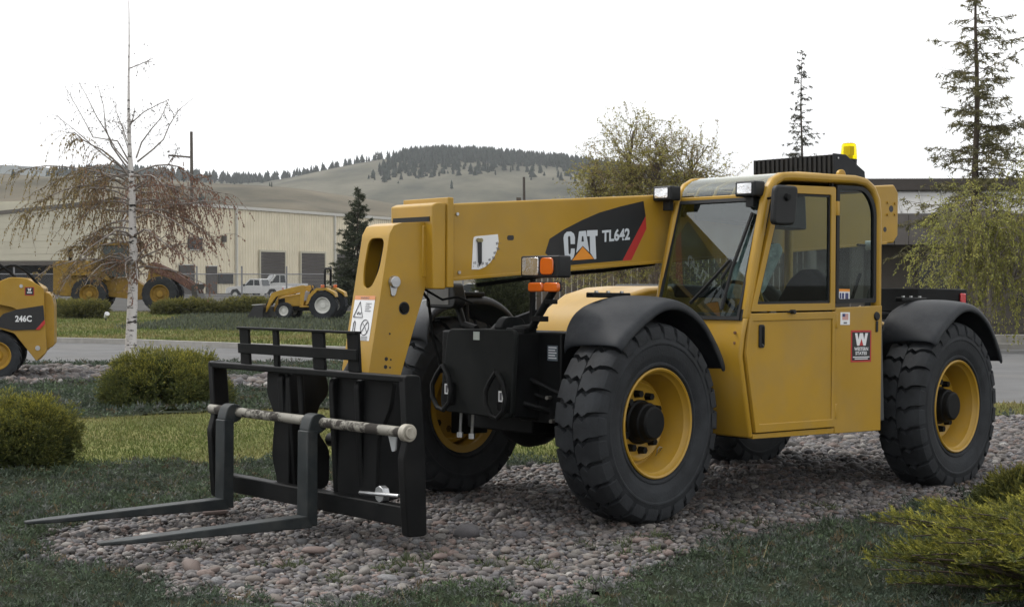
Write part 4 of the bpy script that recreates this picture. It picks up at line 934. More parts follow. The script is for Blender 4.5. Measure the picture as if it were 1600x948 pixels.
for z in (0.66, 1.30, 2.10): 
    MB().cyl((-1.745, 1.205, z - 0.05), (-1.745, 1.205, z + 0.05), 0.012, None, 10).build('hinge', YEL, door, 0.002)
    MB().box((-1.775, 1.1995, z - 0.05), (-1.72, 1.2075, z + 0.05)).build('hinge_leaf', YEL, door, 0.002)
MB().cyl((-1.26, 1.205, 1.363), (-1.26, 1.245, 1.363), 0.016, None, 12).box((-1.27, 1.205, 1.357), (-1.215, 1.22, 1.369)).build('window_knob', DPL, door, 0.003)
# rear quarter window
qo = rpoly([(-1.765, 1.425), (-1.765, 2.268), (-2.10, 2.272), (-2.215, 2.14), (-2.222, 1.435)], [0.02, 0.02, 0.12, 0.12, 0.02], 5)
qi = [((p[0] + 1.99) * 0.86 - 1.99, (p[1] - 1.86) * 0.93 + 1.86) for p in qo]
MB().ring(qo, qi, 'y', 1.16, 1.19).build('quarter_window_seal', DPL, cab)
b = MB(); b.add([(x, 1.176, z) for x, z in qo], [tuple(range(len(qo)))]); b.build('quarter_window', GLS, cab, smooth=0)
MB().box((-1.757, 1.135, 1.36), (-1.738, 1.165, 2.29)).build('door_post', DPL, cab, 0.004)
# far side and rear glass
b = MB(); b.add([(-0.9, V0 + 0.02, 1.34), (-2.2, V0 + 0.02, 1.34), (-2.2, V0 + 0.02, 2.25), (-1.1, V0 + 0.02, 2.25)], [(0, 1, 2, 3)]); b.build('boom_side_window', CLR, cab, smooth=0)
b = MB(); b.add([(-2.235, V0 + 0.06, 1.42), (-2.235, 1.13, 1.42), (-2.225, 1.13, 2.24), (-2.225, V0 + 0.06, 2.24)], [(0, 1, 2, 3)]); b.build('rear_window', CLR, cab, smooth=0)
# interior
st = MB().prism(rpoly([(-1.42, 1.02), (-1.42, 1.14), (-1.92, 1.12), (-1.92, 1.02)], 0.04, 3), 'y', 0.48, 1.02).build('seat', SEAT, TH, 0.03, 3)
MB().prism(rpoly([(0.52, 1.12), (0.98, 1.12), (1.00, 1.45), (0.92, 1.62), (0.82, 1.70), (0.68, 1.70), (0.58, 1.62), (0.50, 1.45)], 0.04, 3), 'x', -0.05, 0.06).build('backrest', SEAT, st, 0.03, 3, loc=(-1.62, 0, 0.02), rot=(0, R(-14), 0))
MB().box((-1.9, 0.52, 0.55), (-1.45, 0.98, 1.02)).build('seat_base', DPL, st, 0.02)
MB().prism(rpoly([(-1.26, 1.44), (-1.40, 1.50), (-1.60, 1.80), (-1.56, 1.86), (-1.44, 1.83), (-1.26, 1.56)], 0.03, 3), 'y', 0.60, 0.84).build('wrapped_headrest', PLASTICWRAP, TH, 0.02, 3)
dsh = MB().prism(rpoly([(-0.88, 0.56), (-0.86, 1.30), (-1.05, 1.36), (-1.12, 1.20), (-1.05, 0.56)], 0.04, 3), 'y', 0.36, 1.08).build('dashboard', DPL, TH, 0.02)
col_ = MB().cyl((-1.08, 0.75, 1.18), (-1.28, 0.75, 1.42), 0.03, None, 10).build('steering_column', DPL, TH)
MB().tube([(-1.30 + 0.13 * math.cos(a), 0.75 + 0.19 * math.sin(a), 1.44 + 0.13 * math.cos(a)) for a in np.linspace(0, 6.283, 25)], 0.014, 8, cap=False).build('steering_wheel', DPL, col_)
MB().tube([(-0.98, 1.0, 1.40), (-1.0, 1.0, 1.54), (-1.03, 1.0, 1.56), (-1.12, 1.0, 1.56), (-1.15, 1.0, 1.54), (-1.22, 1.0, 1.40)], 0.010, 8).build('grab_handle', YEL, cab)
MB().box((-1.06, 0.5, 2.01), (-1.045, 0.76, 2.11)).build('sun_visor', DPL, cab)
MB().prism(rpoly([(-1.15, 2.02), (-1.15, 2.22), (-2.18, 2.24), (-2.20, 1.98), (-1.6, 2.0)], 0.02, 2), 'y', 0.37, 0.55).build('added_dark_box', DPL, cab, 0.01)  # dark box added to darken the top of the side windows
MB().cyl((-1.66, 0.42, 1.2), (-1.66, 0.42, 2.1), 0.03, None, 10).build('grey_conduit', PLASTICWRAP, cab)
# mirror
mi = MB().prism(rpoly([(-0.885, 1.945), (-1.10, 1.950), (-1.135, 2.218), (-0.905, 2.214)], 0.045, 4), 'y', 1.325, 1.375).build('mirror', DPL, TH, 0.016, 3)
MB().tube([(-1.02, 1.16, 2.13), (-1.02, 1.25, 2.14), (-1.01, 1.34, 2.135)], 0.009, 8).build('mirror_arm', BLK, mi)
MB().cyl((-1.01, 1.375, 2.135), (-1.01, 1.395, 2.135), 0.026, 0.02, 14).build('mirror_joint', BLK, mi)
# work lights on the header
for (y0, dx) in ((0.215, 0.0), (0.975, -0.045)):
    L_ = MB().prism(rpoly([(y0, 2.150), (y0 + 0.185, 2.150), (y0 + 0.185, 2.255), (y0, 2.255)], 0.014, 3), 'x', -0.99 + dx, -0.885 + dx).build('work_light', DPL, TH, 0.012)
    MB().prism(rpoly([(y0 + 0.025, 2.170), (y0 + 0.155, 2.170), (y0 + 0.155, 2.240), (y0 + 0.025, 2.240)], 0.006, 2), 'x', -0.8845 + dx, -0.880 + dx).build('work_light_lens', LENS, L_)
    MB().box((-0.97 + dx, y0 + 0.06, 2.08), (-0.93 + dx, y0 + 0.13, 2.15)).build('work_light_bracket', DPL, L_, 0.004)
# ribbed guard on the roof with the beacon behind
gd = MB(); nr = 34
for i in range(nr):
    y0 = 0.27 + i * 0.0225
    gd.prism([(-1.905 - 0.012 * (i % 2), 2.335), (-1.90 - 0.012 * (i % 2), 2.505 - 0.0), (-1.935, 2.505), (-1.935, 2.335)], 'y', y0, y0 + 0.0225)
roofg = gd.build('roof_guard', DPL, TH, weld=False, smooth=0)
MB().prism([(-1.90, 2.335), (-1.895, 2.512), (-2.03, 2.51), (-2.25, 2.40), (-2.26, 2.335)], 'y', 1.035, 1.05).build('guard_side_plate', PLA, roofg, 0.003)
MB().prism([(-1.94, 2.48), (-1.94, 2.508), (-2.03, 2.505), (-2.25, 2.395), (-2.25, 2.36)], 'y', 0.27, 1.034).build('guard_top', DPL, roofg)
for (x, z) in ((-1.94, 2.48), (-1.945, 2.36)): MB().cyl((x, 1.05, z), (x, 1.056, z), 0.007, None, 8).build('guard_screw', STEEL, roofg)
MB().cyl((-1.87, 1.12, 2.345), (-1.87, 1.15, 2.345), 0.042, None, 20).build('lifting_eye', YEL, TH, 0.006)
MB().cyl((-2.25, 0.90, 2.40), (-2.25, 0.90, 2.50), 0.055, 0.062, 16).build('beacon_base', DPL, TH, 0.004)
bmat = glass_mat('beacon_lens', (1.0, 0.90, 0.03), 1.25, 0.1)
bc = MB().lathe([(0.060, 0), (0.063, 0.02), (0.055, 0.105), (0.045, 0.118), (0.0, 0.120)], 24, Matrix.Translation((-2.25, 0.90, 2.50)) @ Matrix.Rotation(R(90), 4, 'X')).build('beacon', bmat, TH)
MB().cyl((-2.25, 0.90, 2.50), (-2.25, 0.90, 2.53), 0.03, None, 12).box((-2.275, 0.87, 2.53), (-2.225, 0.93, 2.595)).build('beacon_reflector', mat('beacon_inside', (0.55, 0.48, 0.10), 0.4, var=0.2), bc)
# stickers on the rear side panel
Vs = 1.2005
def stick(name, u0, u1, w0, w1, m, off=0.0, parent=cab): return MB().box((u1, Vs + off, w0), (u0, Vs + off + 0.001, w1)).build(name, m, parent)
stick('dealer_sticker', -1.922, -2.155, 1.003, 1.233, REDP); stick('sticker_field', -1.936, -2.141, 1.016, 1.220, DEC, 0.0011)
for poly in ([(-1.965, 1.212), (-1.992, 1.212), (-2.005, 1.165), (-2.02, 1.212), (-2.055, 1.212), (-2.07, 1.165), (-2.083, 1.212), (-2.112, 1.212), (-2.088, 1.122), (-2.058, 1.122), (-2.04, 1.175), (-2.02, 1.122), (-1.990, 1.122)],):
    flat('sticker_letter', poly, WHT, cab, Vs + 0.0022, 0.0008)
flat('sticker_wedge', [(-2.039, 1.172), (-2.062, 1.122), (-2.016, 1.122)], REDP, cab, Vs + 0.0024, 0.0008)
text_on('WESTERN', (-1.958, Vs + 0.0022, 1.085), EXV, EYV, 0.158, 0.026, WHT, cab, 'sticker_lettering', 0.03)
text_on('STATES', (-1.972, Vs + 0.0022, 1.055), EXV, EYV, 0.130, 0.024, WHT, cab, 'sticker_lettering', 0.03)
for k in range(2): stick('sticker_line', -1.945 - 0.02 * k, -2.132 + 0.018 * k, 1.036 - k * 0.013, 1.043 - k * 0.013, WHT, 0.0022)
stick('flag_sticker', -1.802, -1.907, 1.272, 1.362, WHT); stick('flag_field', -1.822, -1.888, 1.307, 1.352, mat('flag_stripes', (0.5, 0.28, 0.26), 0.5, var=0.3), 0.0011); stick('flag_canton', -1.822, -1.852, 1.330, 1.352, BLUP, 0.0022); stick('flag_text', -1.838, -1.874, 1.28, 1.292, GRYP, 0.0011)
Vg = -0.0185
stick('safety_sticker', -1.800, -1.925, 1.452, 1.528, WHT, Vg); stick('safety_band', -1.800, -1.925, 1.510, 1.528, ORP, Vg + 0.0011)
for (a_, b_) in ((-1.812, -1.83), (-1.838, -1.862), (-1.875, -1.91)): stick('safety_pictogram', a_, b_, 1.458, 1.50, BLUP, Vg + 0.0011)
MB().cyl((-2.214, 1.2, 1.335), (-2.214, 1.212, 1.335), 0.034, 0.028, 16).box((-2.228, 1.202, 1.22), (-2.202, 1.208, 1.30)).build('fuel_key', DPL, cab, 0.003)
for (x, z) in ((-0.80, 1.22), (-0.83, 1.15)): MB().cyl((-0.775, 1.14, z), (-0.762, 1.14, z), 0.010, None, 8).build('front_bolt', mat('rusty_bolt', (0.16, 0.08, 0.04), 0.7), cab)

# --- rear: step panel, tank, tail box and light
MB().prism([(-2.30, 0.56), (-2.30, 1.34), (-2.36, 1.34), (-2.40, 0.56)], 'y', 0.70, 1.14).build('rear_step_panel', mat('grey_side_panel', (0.06, 0.063, 0.066), 0.5, var=0.15), TH, 0.01)
MB().box((-2.345, 1.141, 1.10), (-2.305, 1.143, 1.16)).build('small_label', WHT, TH)
MB().tube([(-2.28, 0.98, 1.40), (-2.33, 1.02, 1.33), (-2.42, 1.10, 1.27)], 0.02, 8).build('rear_hose', mat('brass_fitting', (0.35, 0.24, 0.09), 0.4, metal=0.6), TH)
tb = MB().prism([(-3.45, 1.36), (-3.52, 1.555), (-4.16, 1.555), (-4.20, 1.36)], 'y', 0.10, 0.62).build('tail_box', BLK, TH, 0.01)
MB().box((-4.13, 0.621, 1.40), (-4.06, 0.64, 1.52)).build('tail_light', REDL, tb, 0.008)
MB().prism([(-2.5, 1.1), (-2.5, 1.36), (-4.2, 1.36), (-4.35, 1.2), (-4.35, 0.75), (-3.9, 0.7)], 'y', -0.6, 0.45).build('counterweight', BLK, TH, 0.02)
MB().cyl((-2.36, 0.98, 1.86), (-2.38, 1.02, 1.86), 0.035, None, 16).build('rear_mirror', mat('white_disc', (0.6, 0.62, 0.63), 0.3), TH)
MB().tube([(-2.26, 0.98, 1.86), (-2.37, 1.0, 1.86)], 0.010, 6).build('rear_mirror_arm', BLK, TH)
MB().tube([(-2.30, 0.9, 1.45), (-2.34, 0.95, 1.65)], 0.014, 6).build('rear_hand_lever', BLK, TH)
# ------------------------------------------------------------------ buildings and fences
siding = mat('beige_metal_siding', (0.68, 0.62, 0.48), 0.6, spec=0.2, var=0.06, scale=0.5, dirt=(0.58, 0.52, 0.40), dirt_amt=0.4, dirt_scale=0.3)
siding2 = mat('beige_flat_siding', (0.46, 0.435, 0.34), 0.6, var=0.06, scale=0.4)
trimm = mat('pale_trim', (0.50, 0.49, 0.45), 0.5, var=0.06)
rollup = mat('brown_rollup_door', (0.055, 0.048, 0.043), 0.6, var=0.12, scale=1)
dwin = mat('dark_window', (0.015, 0.016, 0.018), 0.15, var=0.2)
WH = thing('warehouse', 'long beige ribbed metal warehouse with brown roll up doors behind the yard', 'building', (-43.9, 178.0, 0), math.atan2(50.0, 23.2))
WL, WZ, WD = 78.0, 10.8, 34.0           # local x along the long wall, local y to the left and back
core = MB().box((0, 0.0, -0.5), (WL, WD, WZ)).build('wall', siding2, WH)
# ribs of the long wall, one mesh panel per bay so that each bay can be told apart
bays = [(0.0, 22.0), (22.0, 45.5), (45.5, WL)]
for (x0, x1) in bays:
    b = MB(); x = x0; prof = []
    while x < x1 - 1e-3:
        x2 = min(x + 0.6, x1); prof += [(x, -0.06), (x + 0.36, -0.06), (x + 0.42, -0.16), (x2 - 0.06, -0.16)]; x = x2
    prof += [(x1, -0.06)]
    n = len(prof); vs = [(p[0], p[1], -0.3) for p in prof] + [(p[0], p[1], WZ - 0.25) for p in prof]
    b.add(vs, [(i, i + 1, n + i + 1, n + i) for i in range(n - 1)]).build('wall_panel', siding, WH, smooth=0, weld=False)
MB().box((-0.3, -0.35, WZ - 0.3), (WL, 0.0, WZ + 0.05)).build('eave_trim', trimm, WH)
MB().prism([(-0.25, WZ - 0.3), (-0.25, WZ + 0.06), (WD, WZ - 2.2), (WD, WZ - 2.6)], 'x', -0.34, -0.05).build('gable_trim', mat('dark_trim', (0.10, 0.09, 0.075), 0.6), WH)
for x in (0.2, 22.0, 45.5, 66.0): MB().box((x - 0.12, -0.42, 0), (x + 0.12, -0.16, WZ - 0.3)).build('downpipe', trimm, WH)
for (x0, x1, z1) in ((27.3, 32.9, 5.25), (36.9, 42.8, 5.25), (45.9, 52.5, 5.25), (58.0, 65, 5.25)):
    d = MB(); z = -0.2
    while z < z1:
        d.box((x0, -0.30, z), (x1, -0.20, min(z + 0.44, z1))); z += 0.46
    dd = d.build('rollup_door', rollup, WH, weld=False)
    MB().box((x0 - 0.25, -0.36, -0.2), (x0, -0.18, z1 + 0.25)).box((x1, -0.36, -0.2), (x1 + 0.25, -0.18, z1 + 0.25)).box((x0, -0.36, z1), (x1, -0.18, z1 + 0.25)).build('door_jamb', siding2, WH)
for (x0, x1, z0, z1, nm) in ((12.2, 15.0, 5.3, 6.7, 'window'), (10.4, 13.4, 0, 3.4, 'door'), (15.8, 18.0, 0, 3.3, 'door')):
    w = MB().box((x0, -0.22, z0), (x1, -0.14, z1)).build(nm, dwin if nm == 'window' else rollup, WH)
    MB().box((x0 - 0.12, -0.26, z0 - 0.12), (x1 + 0.12, -0.17, z0)).box((x0 - 0.12, -0.26, z1), (x1 + 0.12, -0.17, z1 + 0.12)).build('frame', trimm, w)
MB().box((18.2, -0.22, 1.2), (21.4, -0.16, 2.5)).build('window', dwin, WH)
MB().box((18.9, -0.5, 6.3), (19.6, -0.16, 7.1)).build('wall_lamp', mat('lamp_bronze', (0.06, 0.05, 0.04), 0.6), WH)
# gable end facing left: horizontal siding courses and a solid slab painted dark for an open bay's shade
b = MB()
for k in range(9): b.box((-0.12 - 0.03 * (k % 2), 0.1, 3.9 + k * 0.74), (-0.02, WD, 3.9 + k * 0.74 + 0.72))
b.build('gable_siding', siding2, WH, weld=False)
MB().box((-0.2, 1.0, -0.2), (-0.05, WD, 3.4)).build('bay_shade_slab', mat('bay_shade_black', (0.012, 0.012, 0.012), 0.9), WH)
MB().box((-3.2, 0.5, 3.3), (-0.1, WD, 3.75)).build('bay_canopy', mat('canopy_brown', (0.07, 0.06, 0.05), 0.7), WH)

# low dark building on the right
RB = thing('office_building', 'low brown building with pale metal mansard roof behind the right tree', 'building', (8.6, 46.0, 0), R(-3.0))
brw = mat('brown_stucco', (0.095, 0.085, 0.076), 0.9, var=0.12, scale=1.5, bump=0.2, bscale=20)
brd = mat('dark_brown_metal', (0.045, 0.038, 0.034), 0.6, var=0.1)
RL = 26.0
MB().box((0.4, 1.2, -0.1), (RL, 14, 2.75)).build('wall', brw, RB)
MB().box((0, 0.4, 4.22), (RL, 14, 4.56)).build('roof_cap', brd, RB, 0.01)
roofm = mat('pale_roof_metal', (0.36, 0.36, 0.35), 0.5, metal=0.2, var=0.12, scale=0.6)
npan = 40; pw = RL / npan
pm = MB().prism([(-0.35, 3.52), (0.55, 4.24), (0.55, 4.18), (-0.35, 3.46)], 'x', 0.012, pw - 0.012).mesh('roof_panel', 0)
pm.materials.append(roofm)
sm = MB().prism([(-0.36, 3.53), (0.54, 4.25), (0.54, 4.30), (-0.36, 3.575)], 'x', -0.012, 0.012).mesh('roof_seam', 0); sm.materials.append(roofm)
for i in range(npan):
    link('roof_panel', pm, None, RB, loc=(i * pw, 0, 0)); link('roof_seam', sm, None, RB, loc=(i * pw + 0.0, 0, 0))
fm = MB().prism([(-0.42, 2.62), (-0.42, 3.50), (-0.34, 3.50), (-0.34, 2.62)], 'x', 0.01, 0.39).mesh('fascia_panel', 0); fm.materials.append(mat('taupe_fascia', (0.11, 0.10, 0.094), 0.6, var=0.1))
for i in range(65): link('fascia_panel', fm, None, RB, loc=(i * 0.4, 0.02 * (i % 2), 0))
MB().box((0.2, -0.30, 2.60), (RL, 1.3, 2.72)).build('soffit', brd, RB)
for x in (3.4, 6.2, 9.0, 12.5): 
    w = MB().box((x, 1.14, 0.9), (x + 1.7, 1.19, 2.2)).build('window', dwin, RB)
    MB().box((x - 0.06, 1.12, 0.84), (x, 1.18, 2.26)).box((x + 1.7, 1.12, 0.84), (x + 1.76, 1.18, 2.26)).box((x, 1.12, 2.2), (x + 1.7, 1.18, 2.26)).box((x, 1.10, 0.84), (x + 1.7, 1.18, 0.9)).build('frame', brd, w)
for x in (1.2, 7.4, 13.6): MB().box((x, -0.25, 0), (x + 0.35, 0.1, 2.6)).build('post', brw, RB, 0.02)
RWL = thing('retaining_wall', 'low beige concrete wall with dark rail before the brown building', 'wall', (8.8, 39.6, 0), R(-2))
MB().box((0, 0, -0.05), (24, 0.25, 0.24)).build('wall', conc, RWL, 0.02)
MB().box((0, 0.3, 0.24), (24, 0.36, 0.30)).box((0, 0.3, 0.46), (24, 0.36, 0.52)).build('rail', brd, RWL)
for x in range(0, 25, 3): MB().box((x, 0.3, 0.1), (x + 0.08, 0.38, 0.5)).build('rail_post', brd, RWL)

# tall slatted timber screen behind the boom
FW = thing('timber_screen', 'tall weathered brown timber slat screen behind the boom', 'fence', (0.2, 49.0, 0), R(2))
plm = [mat('weathered_plank_%d' % i, c, 0.85, var=0.2, scale=2) for i, c in enumerate(((0.105, 0.082, 0.062), (0.125, 0.10, 0.078), (0.085, 0.068, 0.053)))]
pk = []
for i in range(3):
    m_ = MB().box((0, 0, 0), (0.155, 0.03, 3.95 + 0.03 * i)).mesh('plank', 0); m_.materials.append(plm[i]); pk.append(m_)
rs = np.random.RandomState(3)
for i in range(62): link('plank', pk[rs.randint(3)], None, FW, loc=(i * 0.185, rs.uniform(-0.008, 0.008), 0.05))
for z in (0.4, 2.0, 3.7): MB().box((-0.1, 0.03, z), (11.6, 0.11, z + 0.12)).build('rail', plm[2], FW)
for x in (0.0, 3.8, 7.6, 11.4): MB().box((x - 0.06, 0.035, 0), (x + 0.08, 0.18, 4.15)).build('post', plm[2], FW)

# chain link fence at the yard edge
galv = mat('galvanised_pipe', (0.20, 0.20, 0.205), 0.5, metal=0.4, var=0.15)
CF = thing('chain_link_fence', 'grey chain link fence posts and rails before the warehouse', 'fence', (-47, 126, 0), R(6))
for i in range(16):
    MB().cyl((i * 3.6, 0, -0.1), (i * 3.6, 0, 2.75), 0.07, None, 8).build('post', galv, CF)
for z in (0.35, 2.1): MB().cyl((0, 0, z), (54, 0, z), 0.05, None, 6).build('rail', galv, CF)
b = MB()
for i in range(360):                                       # diagonal wires
    x = i * 0.15
    for s in (1, -1):
        x1 = min(max(x + s * 1.75, 0), 54); zz = abs(x1 - x)
        b.add([(x - 0.006, 0, 0.35), (x + 0.006, 0, 0.35), (x1 + 0.006, 0, 0.35 + zz), (x1 - 0.006, 0, 0.35 + zz)], [(0, 1, 2, 3)])
b.build('wire_mesh', galv, CF, smooth=0, weld=False)

# poles
def pole(x, y, h, r, arms, label, grp='utility poles by the hills'):
    t = thing('utility_pole', label, 'pole', (x, y, 0), 0, grp)
    wm = mat('pole_wood', (0.06, 0.05, 0.042), 0.9, var=0.2)
    MB().tube([(0, 0, -0.2), (0.05, 0, h * 0.6), (0, 0, h)], [r, r * 0.85, r * 0.7], 10).build('shaft', wm, t)
    for (z, l, dx, tz) in arms: MB().tube([(0, 0, z), (dx * l, 0, z + tz)], r * 0.5, 6).build('cross_arm', wm, t)
pole(-47.5, 235, 23.6, 0.30, ((19.8, 3.4, -1, 0.3), (16.4, 3.0, 1, 0.7), (13.5, 3.0, -1, 0.3)), 'tall dark utility pole rising behind the warehouse roof')
pole(1.05, 140, 10.7, 0.16, ((5.0, 2.0, -1, 0.0),), 'thin dark pole far behind the slat screen')

# ------------------------------------------------------------------ background vehicles
BYEL = mat('worn_yellow_paint', (0.38, 0.225, 0.026), 0.45, spec=0.3, var=0.12, dirt=(0.20, 0.14, 0.07), dirt_amt=0.5, dirt_scale=1.5)
RIMW = mat('pale_rim', (0.55, 0.55, 0.52), 0.45, var=0.1)
VW = mat('white_car_paint', (0.48, 0.48, 0.47), 0.3, var=0.04, coat=0.3)
CARG = mat('car_glass_dark', (0.02, 0.025, 0.028), 0.08, var=0.1)
def small_wheel(parent, x, y, z, Rt, W, side, rimmat, rimf=0.56, lugs=22):
    """a tyre with lugs on a dished rim, axle along local y"""
    w = MB().lathe([(rimf * Rt * 1.02, -W * 0.4), (rimf * Rt * 1.04, W * 0.42), (rimf * Rt * 0.98, W * 0.46), (rimf * Rt * 0.86, W * 0.30), (rimf * Rt * 0.78, W * 0.12), (rimf * Rt * 0.45, W * 0.16), (rimf * Rt * 0.32, W * 0.30), (0, W * 0.30)], 28).build('wheel', rimmat, parent, loc=(x, y, z), rot=(0, 0, 0 if side > 0 else math.pi))
    t = MB(); t.lathe([(rimf * Rt, -W * 0.42), (Rt * 0.80, -W * 0.52), (Rt * 0.95, -W * 0.47), (Rt * 0.965, 0), (Rt * 0.95, W * 0.47), (Rt * 0.80, W * 0.52), (rimf * Rt, W * 0.42)], 36)
    for s in (1, -1):
        for i in range(lugs):
            a0 = 2 * math.pi * (i + (0.5 if s < 0 else 0)) / lugs; hw = 0.28 * 2 * math.pi / lugs; vs = []
            for (yy, off) in ((0.02, 0.12), (0.5, -0.04)):
                for q, rr in ((-1, 0.93), (-1, 1.0 if yy < 0.3 else 0.985), (1, 1.0 if yy < 0.3 else 0.985), (1, 0.93)):
                    a = a0 + off + q * hw; vs.append((Rt * rr * math.cos(a), s * yy * W, Rt * rr * math.sin(a)))
            t.add(vs, [(0, 1, 5, 4), (1, 2, 6, 5), (2, 3, 7, 6), (0, 3, 2, 1), (4, 5, 6, 7)])
    t.build('tyre', RUB, w, weld=False)
    for i in range(6):
        a = i * math.pi / 3; MB().cyl((Rt * rimf * 0.55 * math.cos(a), W * 0.12, Rt * rimf * 0.55 * math.sin(a)), (Rt * rimf * 0.55 * math.cos(a), W * 0.22, Rt * rimf * 0.55 * math.sin(a)), Rt * 0.03, None, 6).build('wheel_nut', rimmat, w)
    return w

# compact loader of which only the tail shows at the left edge; local x forward, rotated so that it faces left
SK = thing('compact_loader', 'yellow compact wheeled loader with black decal, cut by the left edge', 'loader', (-7.62, 26.4, 0.0), R(194))
# in this frame local +y points towards the camera
side = [(0.12, 0.44), (0.14, 1.46), (0.27, 1.55), (0.42, 1.615), (0.62, 1.635), (0.80, 1.58), (1.05, 1.52), (2.35, 1.30), (2.75, 0.75), (2.75, 0.45), (2.3, 0.40), (1.45, 0.42), (1.33, 0.72), (1.1, 0.86), (0.80, 0.88), (0.56, 0.76), (0.42, 0.52), (0.28, 0.29), (0.2, 0.31)]
body = MB().prism([(x, z) for x, z in side], 'y', -0.62, 0.62).build('body', BYEL, SK, 0.02)
for s in (-1, 1):
    MB().prism(rpoly([(0.13, 1.00), (0.14, 1.47), (0.42, 1.63), (0.66, 1.645), (0.95, 1.53), (2.9, 1.18), (3.15, 0.62), (2.98, 0.60), (2.7, 1.0), (1.0, 1.24), (0.6, 1.15), (0.42, 0.98)], 0.05, 3), 'y', s * 0.64, s * 0.80).build('lift_arm', BYEL, SK, 0.012)
    MB().prism(rpoly([(0.10, 0.44), (0.13, 1.02), (0.72, 1.02), (0.90, 0.84), (0.6, 0.74), (0.42, 0.50), (0.26, 0.29)], 0.03, 3), 'y', s * 0.62, s * 0.785).build('side_frame', BYEL, SK, 0.012)
    for (x, z) in ((0.87, 0.385), (2.12, 0.385)): small_wheel(SK, x, s * 0.78, z, 0.385, 0.28, s, BYEL, 0.58, 18)
MB().prism(rpoly([(-0.01, 0.52), (-0.01, 1.20), (0.03, 1.36), (0.14, 1.42), (0.14, 0.46)], 0.05, 4), 'y', -0.55, 0.60).build('rear_door', BYEL, SK, 0.03, 3)
MB().prism(rpoly([(0.95, 1.35), (1.0, 2.05), (2.0, 2.08), (2.35, 1.3)], 0.05, 3), 'y', -0.45, 0.45).build('cab', mat('cab_black', (0.012, 0.012, 0.013), 0.4), SK, 0.02)
MB().prism([(2.75, 0.10), (3.05, 0.55), (3.12, 0.62), (3.0, 0.62), (2.72, 0.7)], 'y', -0.9, 0.9).prism([(2.72, 0.10), (3.7, 0.08), (3.7, 0.12), (2.75, 0.16)], 'y', -0.9, 0.9).build('bucket', BYEL, SK, 0.01)
dk = [(1.20, 0.93), (0.86, 0.955), (0.77, 1.055), (0.56, 1.125), (0.15, 1.19), (0.13, 0.96), (0.27, 0.80), (0.62, 0.79)]
dcl = flat('side_decal', [(x, z) for x, z in dk], DEC, SK, 0.8035, 0.003)
flat('decal_stripe', [(0.13, 0.96), (0.12, 0.895), (0.21, 0.795), (0.27, 0.80)], REDP, dcl, 0.8045, 0.003)
text_on('246C', (0.585, 0.8075, 0.925), (-1, 0, 0), (0, 0, 1), 0.255, 0.105, WHT, dcl, 'model_lettering', 0.035, 0.0005)
stk = MB().box((0.29, 0.8035, 1.35), (0.435, 0.806, 1.485)).build('dealer_sticker', REDP, SK)
MB().box((0.30, 0.8061, 1.36), (0.425, 0.8068, 1.475)).build('sticker_field', DEC, stk)
flat('sticker_letter', [(0.335, 1.466), (0.35, 1.466), (0.355, 1.44), (0.3625, 1.466), (0.37, 1.44), (0.375, 1.466), (0.39, 1.466), (0.38, 1.42), (0.368, 1.42), (0.3625, 1.44), (0.357, 1.42), (0.345, 1.42)], WHT, stk, 0.8069, 0.0006)
for k in range(2): MB().box((0.325, 0.8069, 1.385 + k * 0.015), (0.40, 0.8074, 1.394 + k * 0.015)).build('sticker_line', WHT, stk)
MB().cyl((0.49, 0.80, 1.50), (0.49, 0.82, 1.50), 0.028, None, 12).build('pin_cap', STEEL, SK)
MB().cyl((0.24, 0.785, 0.50), (0.24, 0.80, 0.50), 0.04, None, 12).build('pin_cap', STEEL, SK)
for (x0, x1, h) in ((0.20, 1.05, 0.26), (0.45, 1.5, 0.30), (0.72, 1.9, 0.33)):
    MB().tube([(x0 + (x1 - x0) * t, 0.66 - 0.05 * t, 1.48 + 0.06 * t + h * 1.25 * math.sin(t * math.pi)) for t in np.linspace(0, 1, 12)], 0.022, 8).build('hydraulic_hose', BLK, SK)

# compact tractor with front loader
TR = thing('compact_tractor', 'small yellow tractor with front bucket parked on the far bed', 'tractor', (-8.6, 64.0, 0.02), math.pi - R(12))
# local x forward (to the left in view), +y towards the camera; rear axle at x=0 .. front axle at x=1.75
for s in (-1, 1):
    small_wheel(TR, -1.25 + 0.0, s * 0.62, 0.58, 0.58, 0.36, s, RIMW, 0.55, 20)
    small_wheel(TR, 0.42, s * 0.56, 0.35, 0.35, 0.24, s, RIMW, 0.55, 18)
    MB().prism(rpoly([(-1.80, 0.90), (-1.75, 1.10), (-1.40, 1.27), (-1.0, 1.27), (-0.66, 0.98), (-0.55, 0.62), (-0.66, 0.62), (-0.80, 0.92), (-1.05, 1.17), (-1.40, 1.19), (-1.7, 1.02)], 0.03, 3), 'y', s * 0.42, s * 0.80).build('fender', BYEL, TR, 0.01)
    # loader arm: tower, boom, drop
    MB().prism(rpoly([(-0.35, 0.55), (-0.42, 1.05), (-0.45, 1.36), (-0.30, 1.38), (0.70, 1.16), (1.00, 1.05), (1.22, 0.50), (1.32, 0.32), (1.22, 0.28), (1.0, 0.65), (0.80, 0.92), (-0.22, 1.16), (-0.2, 0.6)], 0.04, 3), 'y', s * 0.40, s * 0.50).build('loader_arm', BYEL, TR, 0.01)
    MB().cyl((0.95, s * 0.3, 1.08), (1.30, s * 0.3, 0.55), 0.04, None, 10).build('bucket_cylinder', BLK, TR)
    MB().box((-1.33, s * 0.80 - 0.05, 1.28), (-1.20, s * 0.80 + 0.05, 1.40)).build('turn_signal', AMB, TR, 0.01)
MB().prism(rpoly([(-0.45, 0.55), (-0.45, 1.02), (-0.25, 1.06), (0.62, 0.92), (0.78, 0.80), (0.80, 0.50)], 0.06, 4), 'y', -0.30, 0.30).build('hood', BYEL, TR, 0.03, 3)
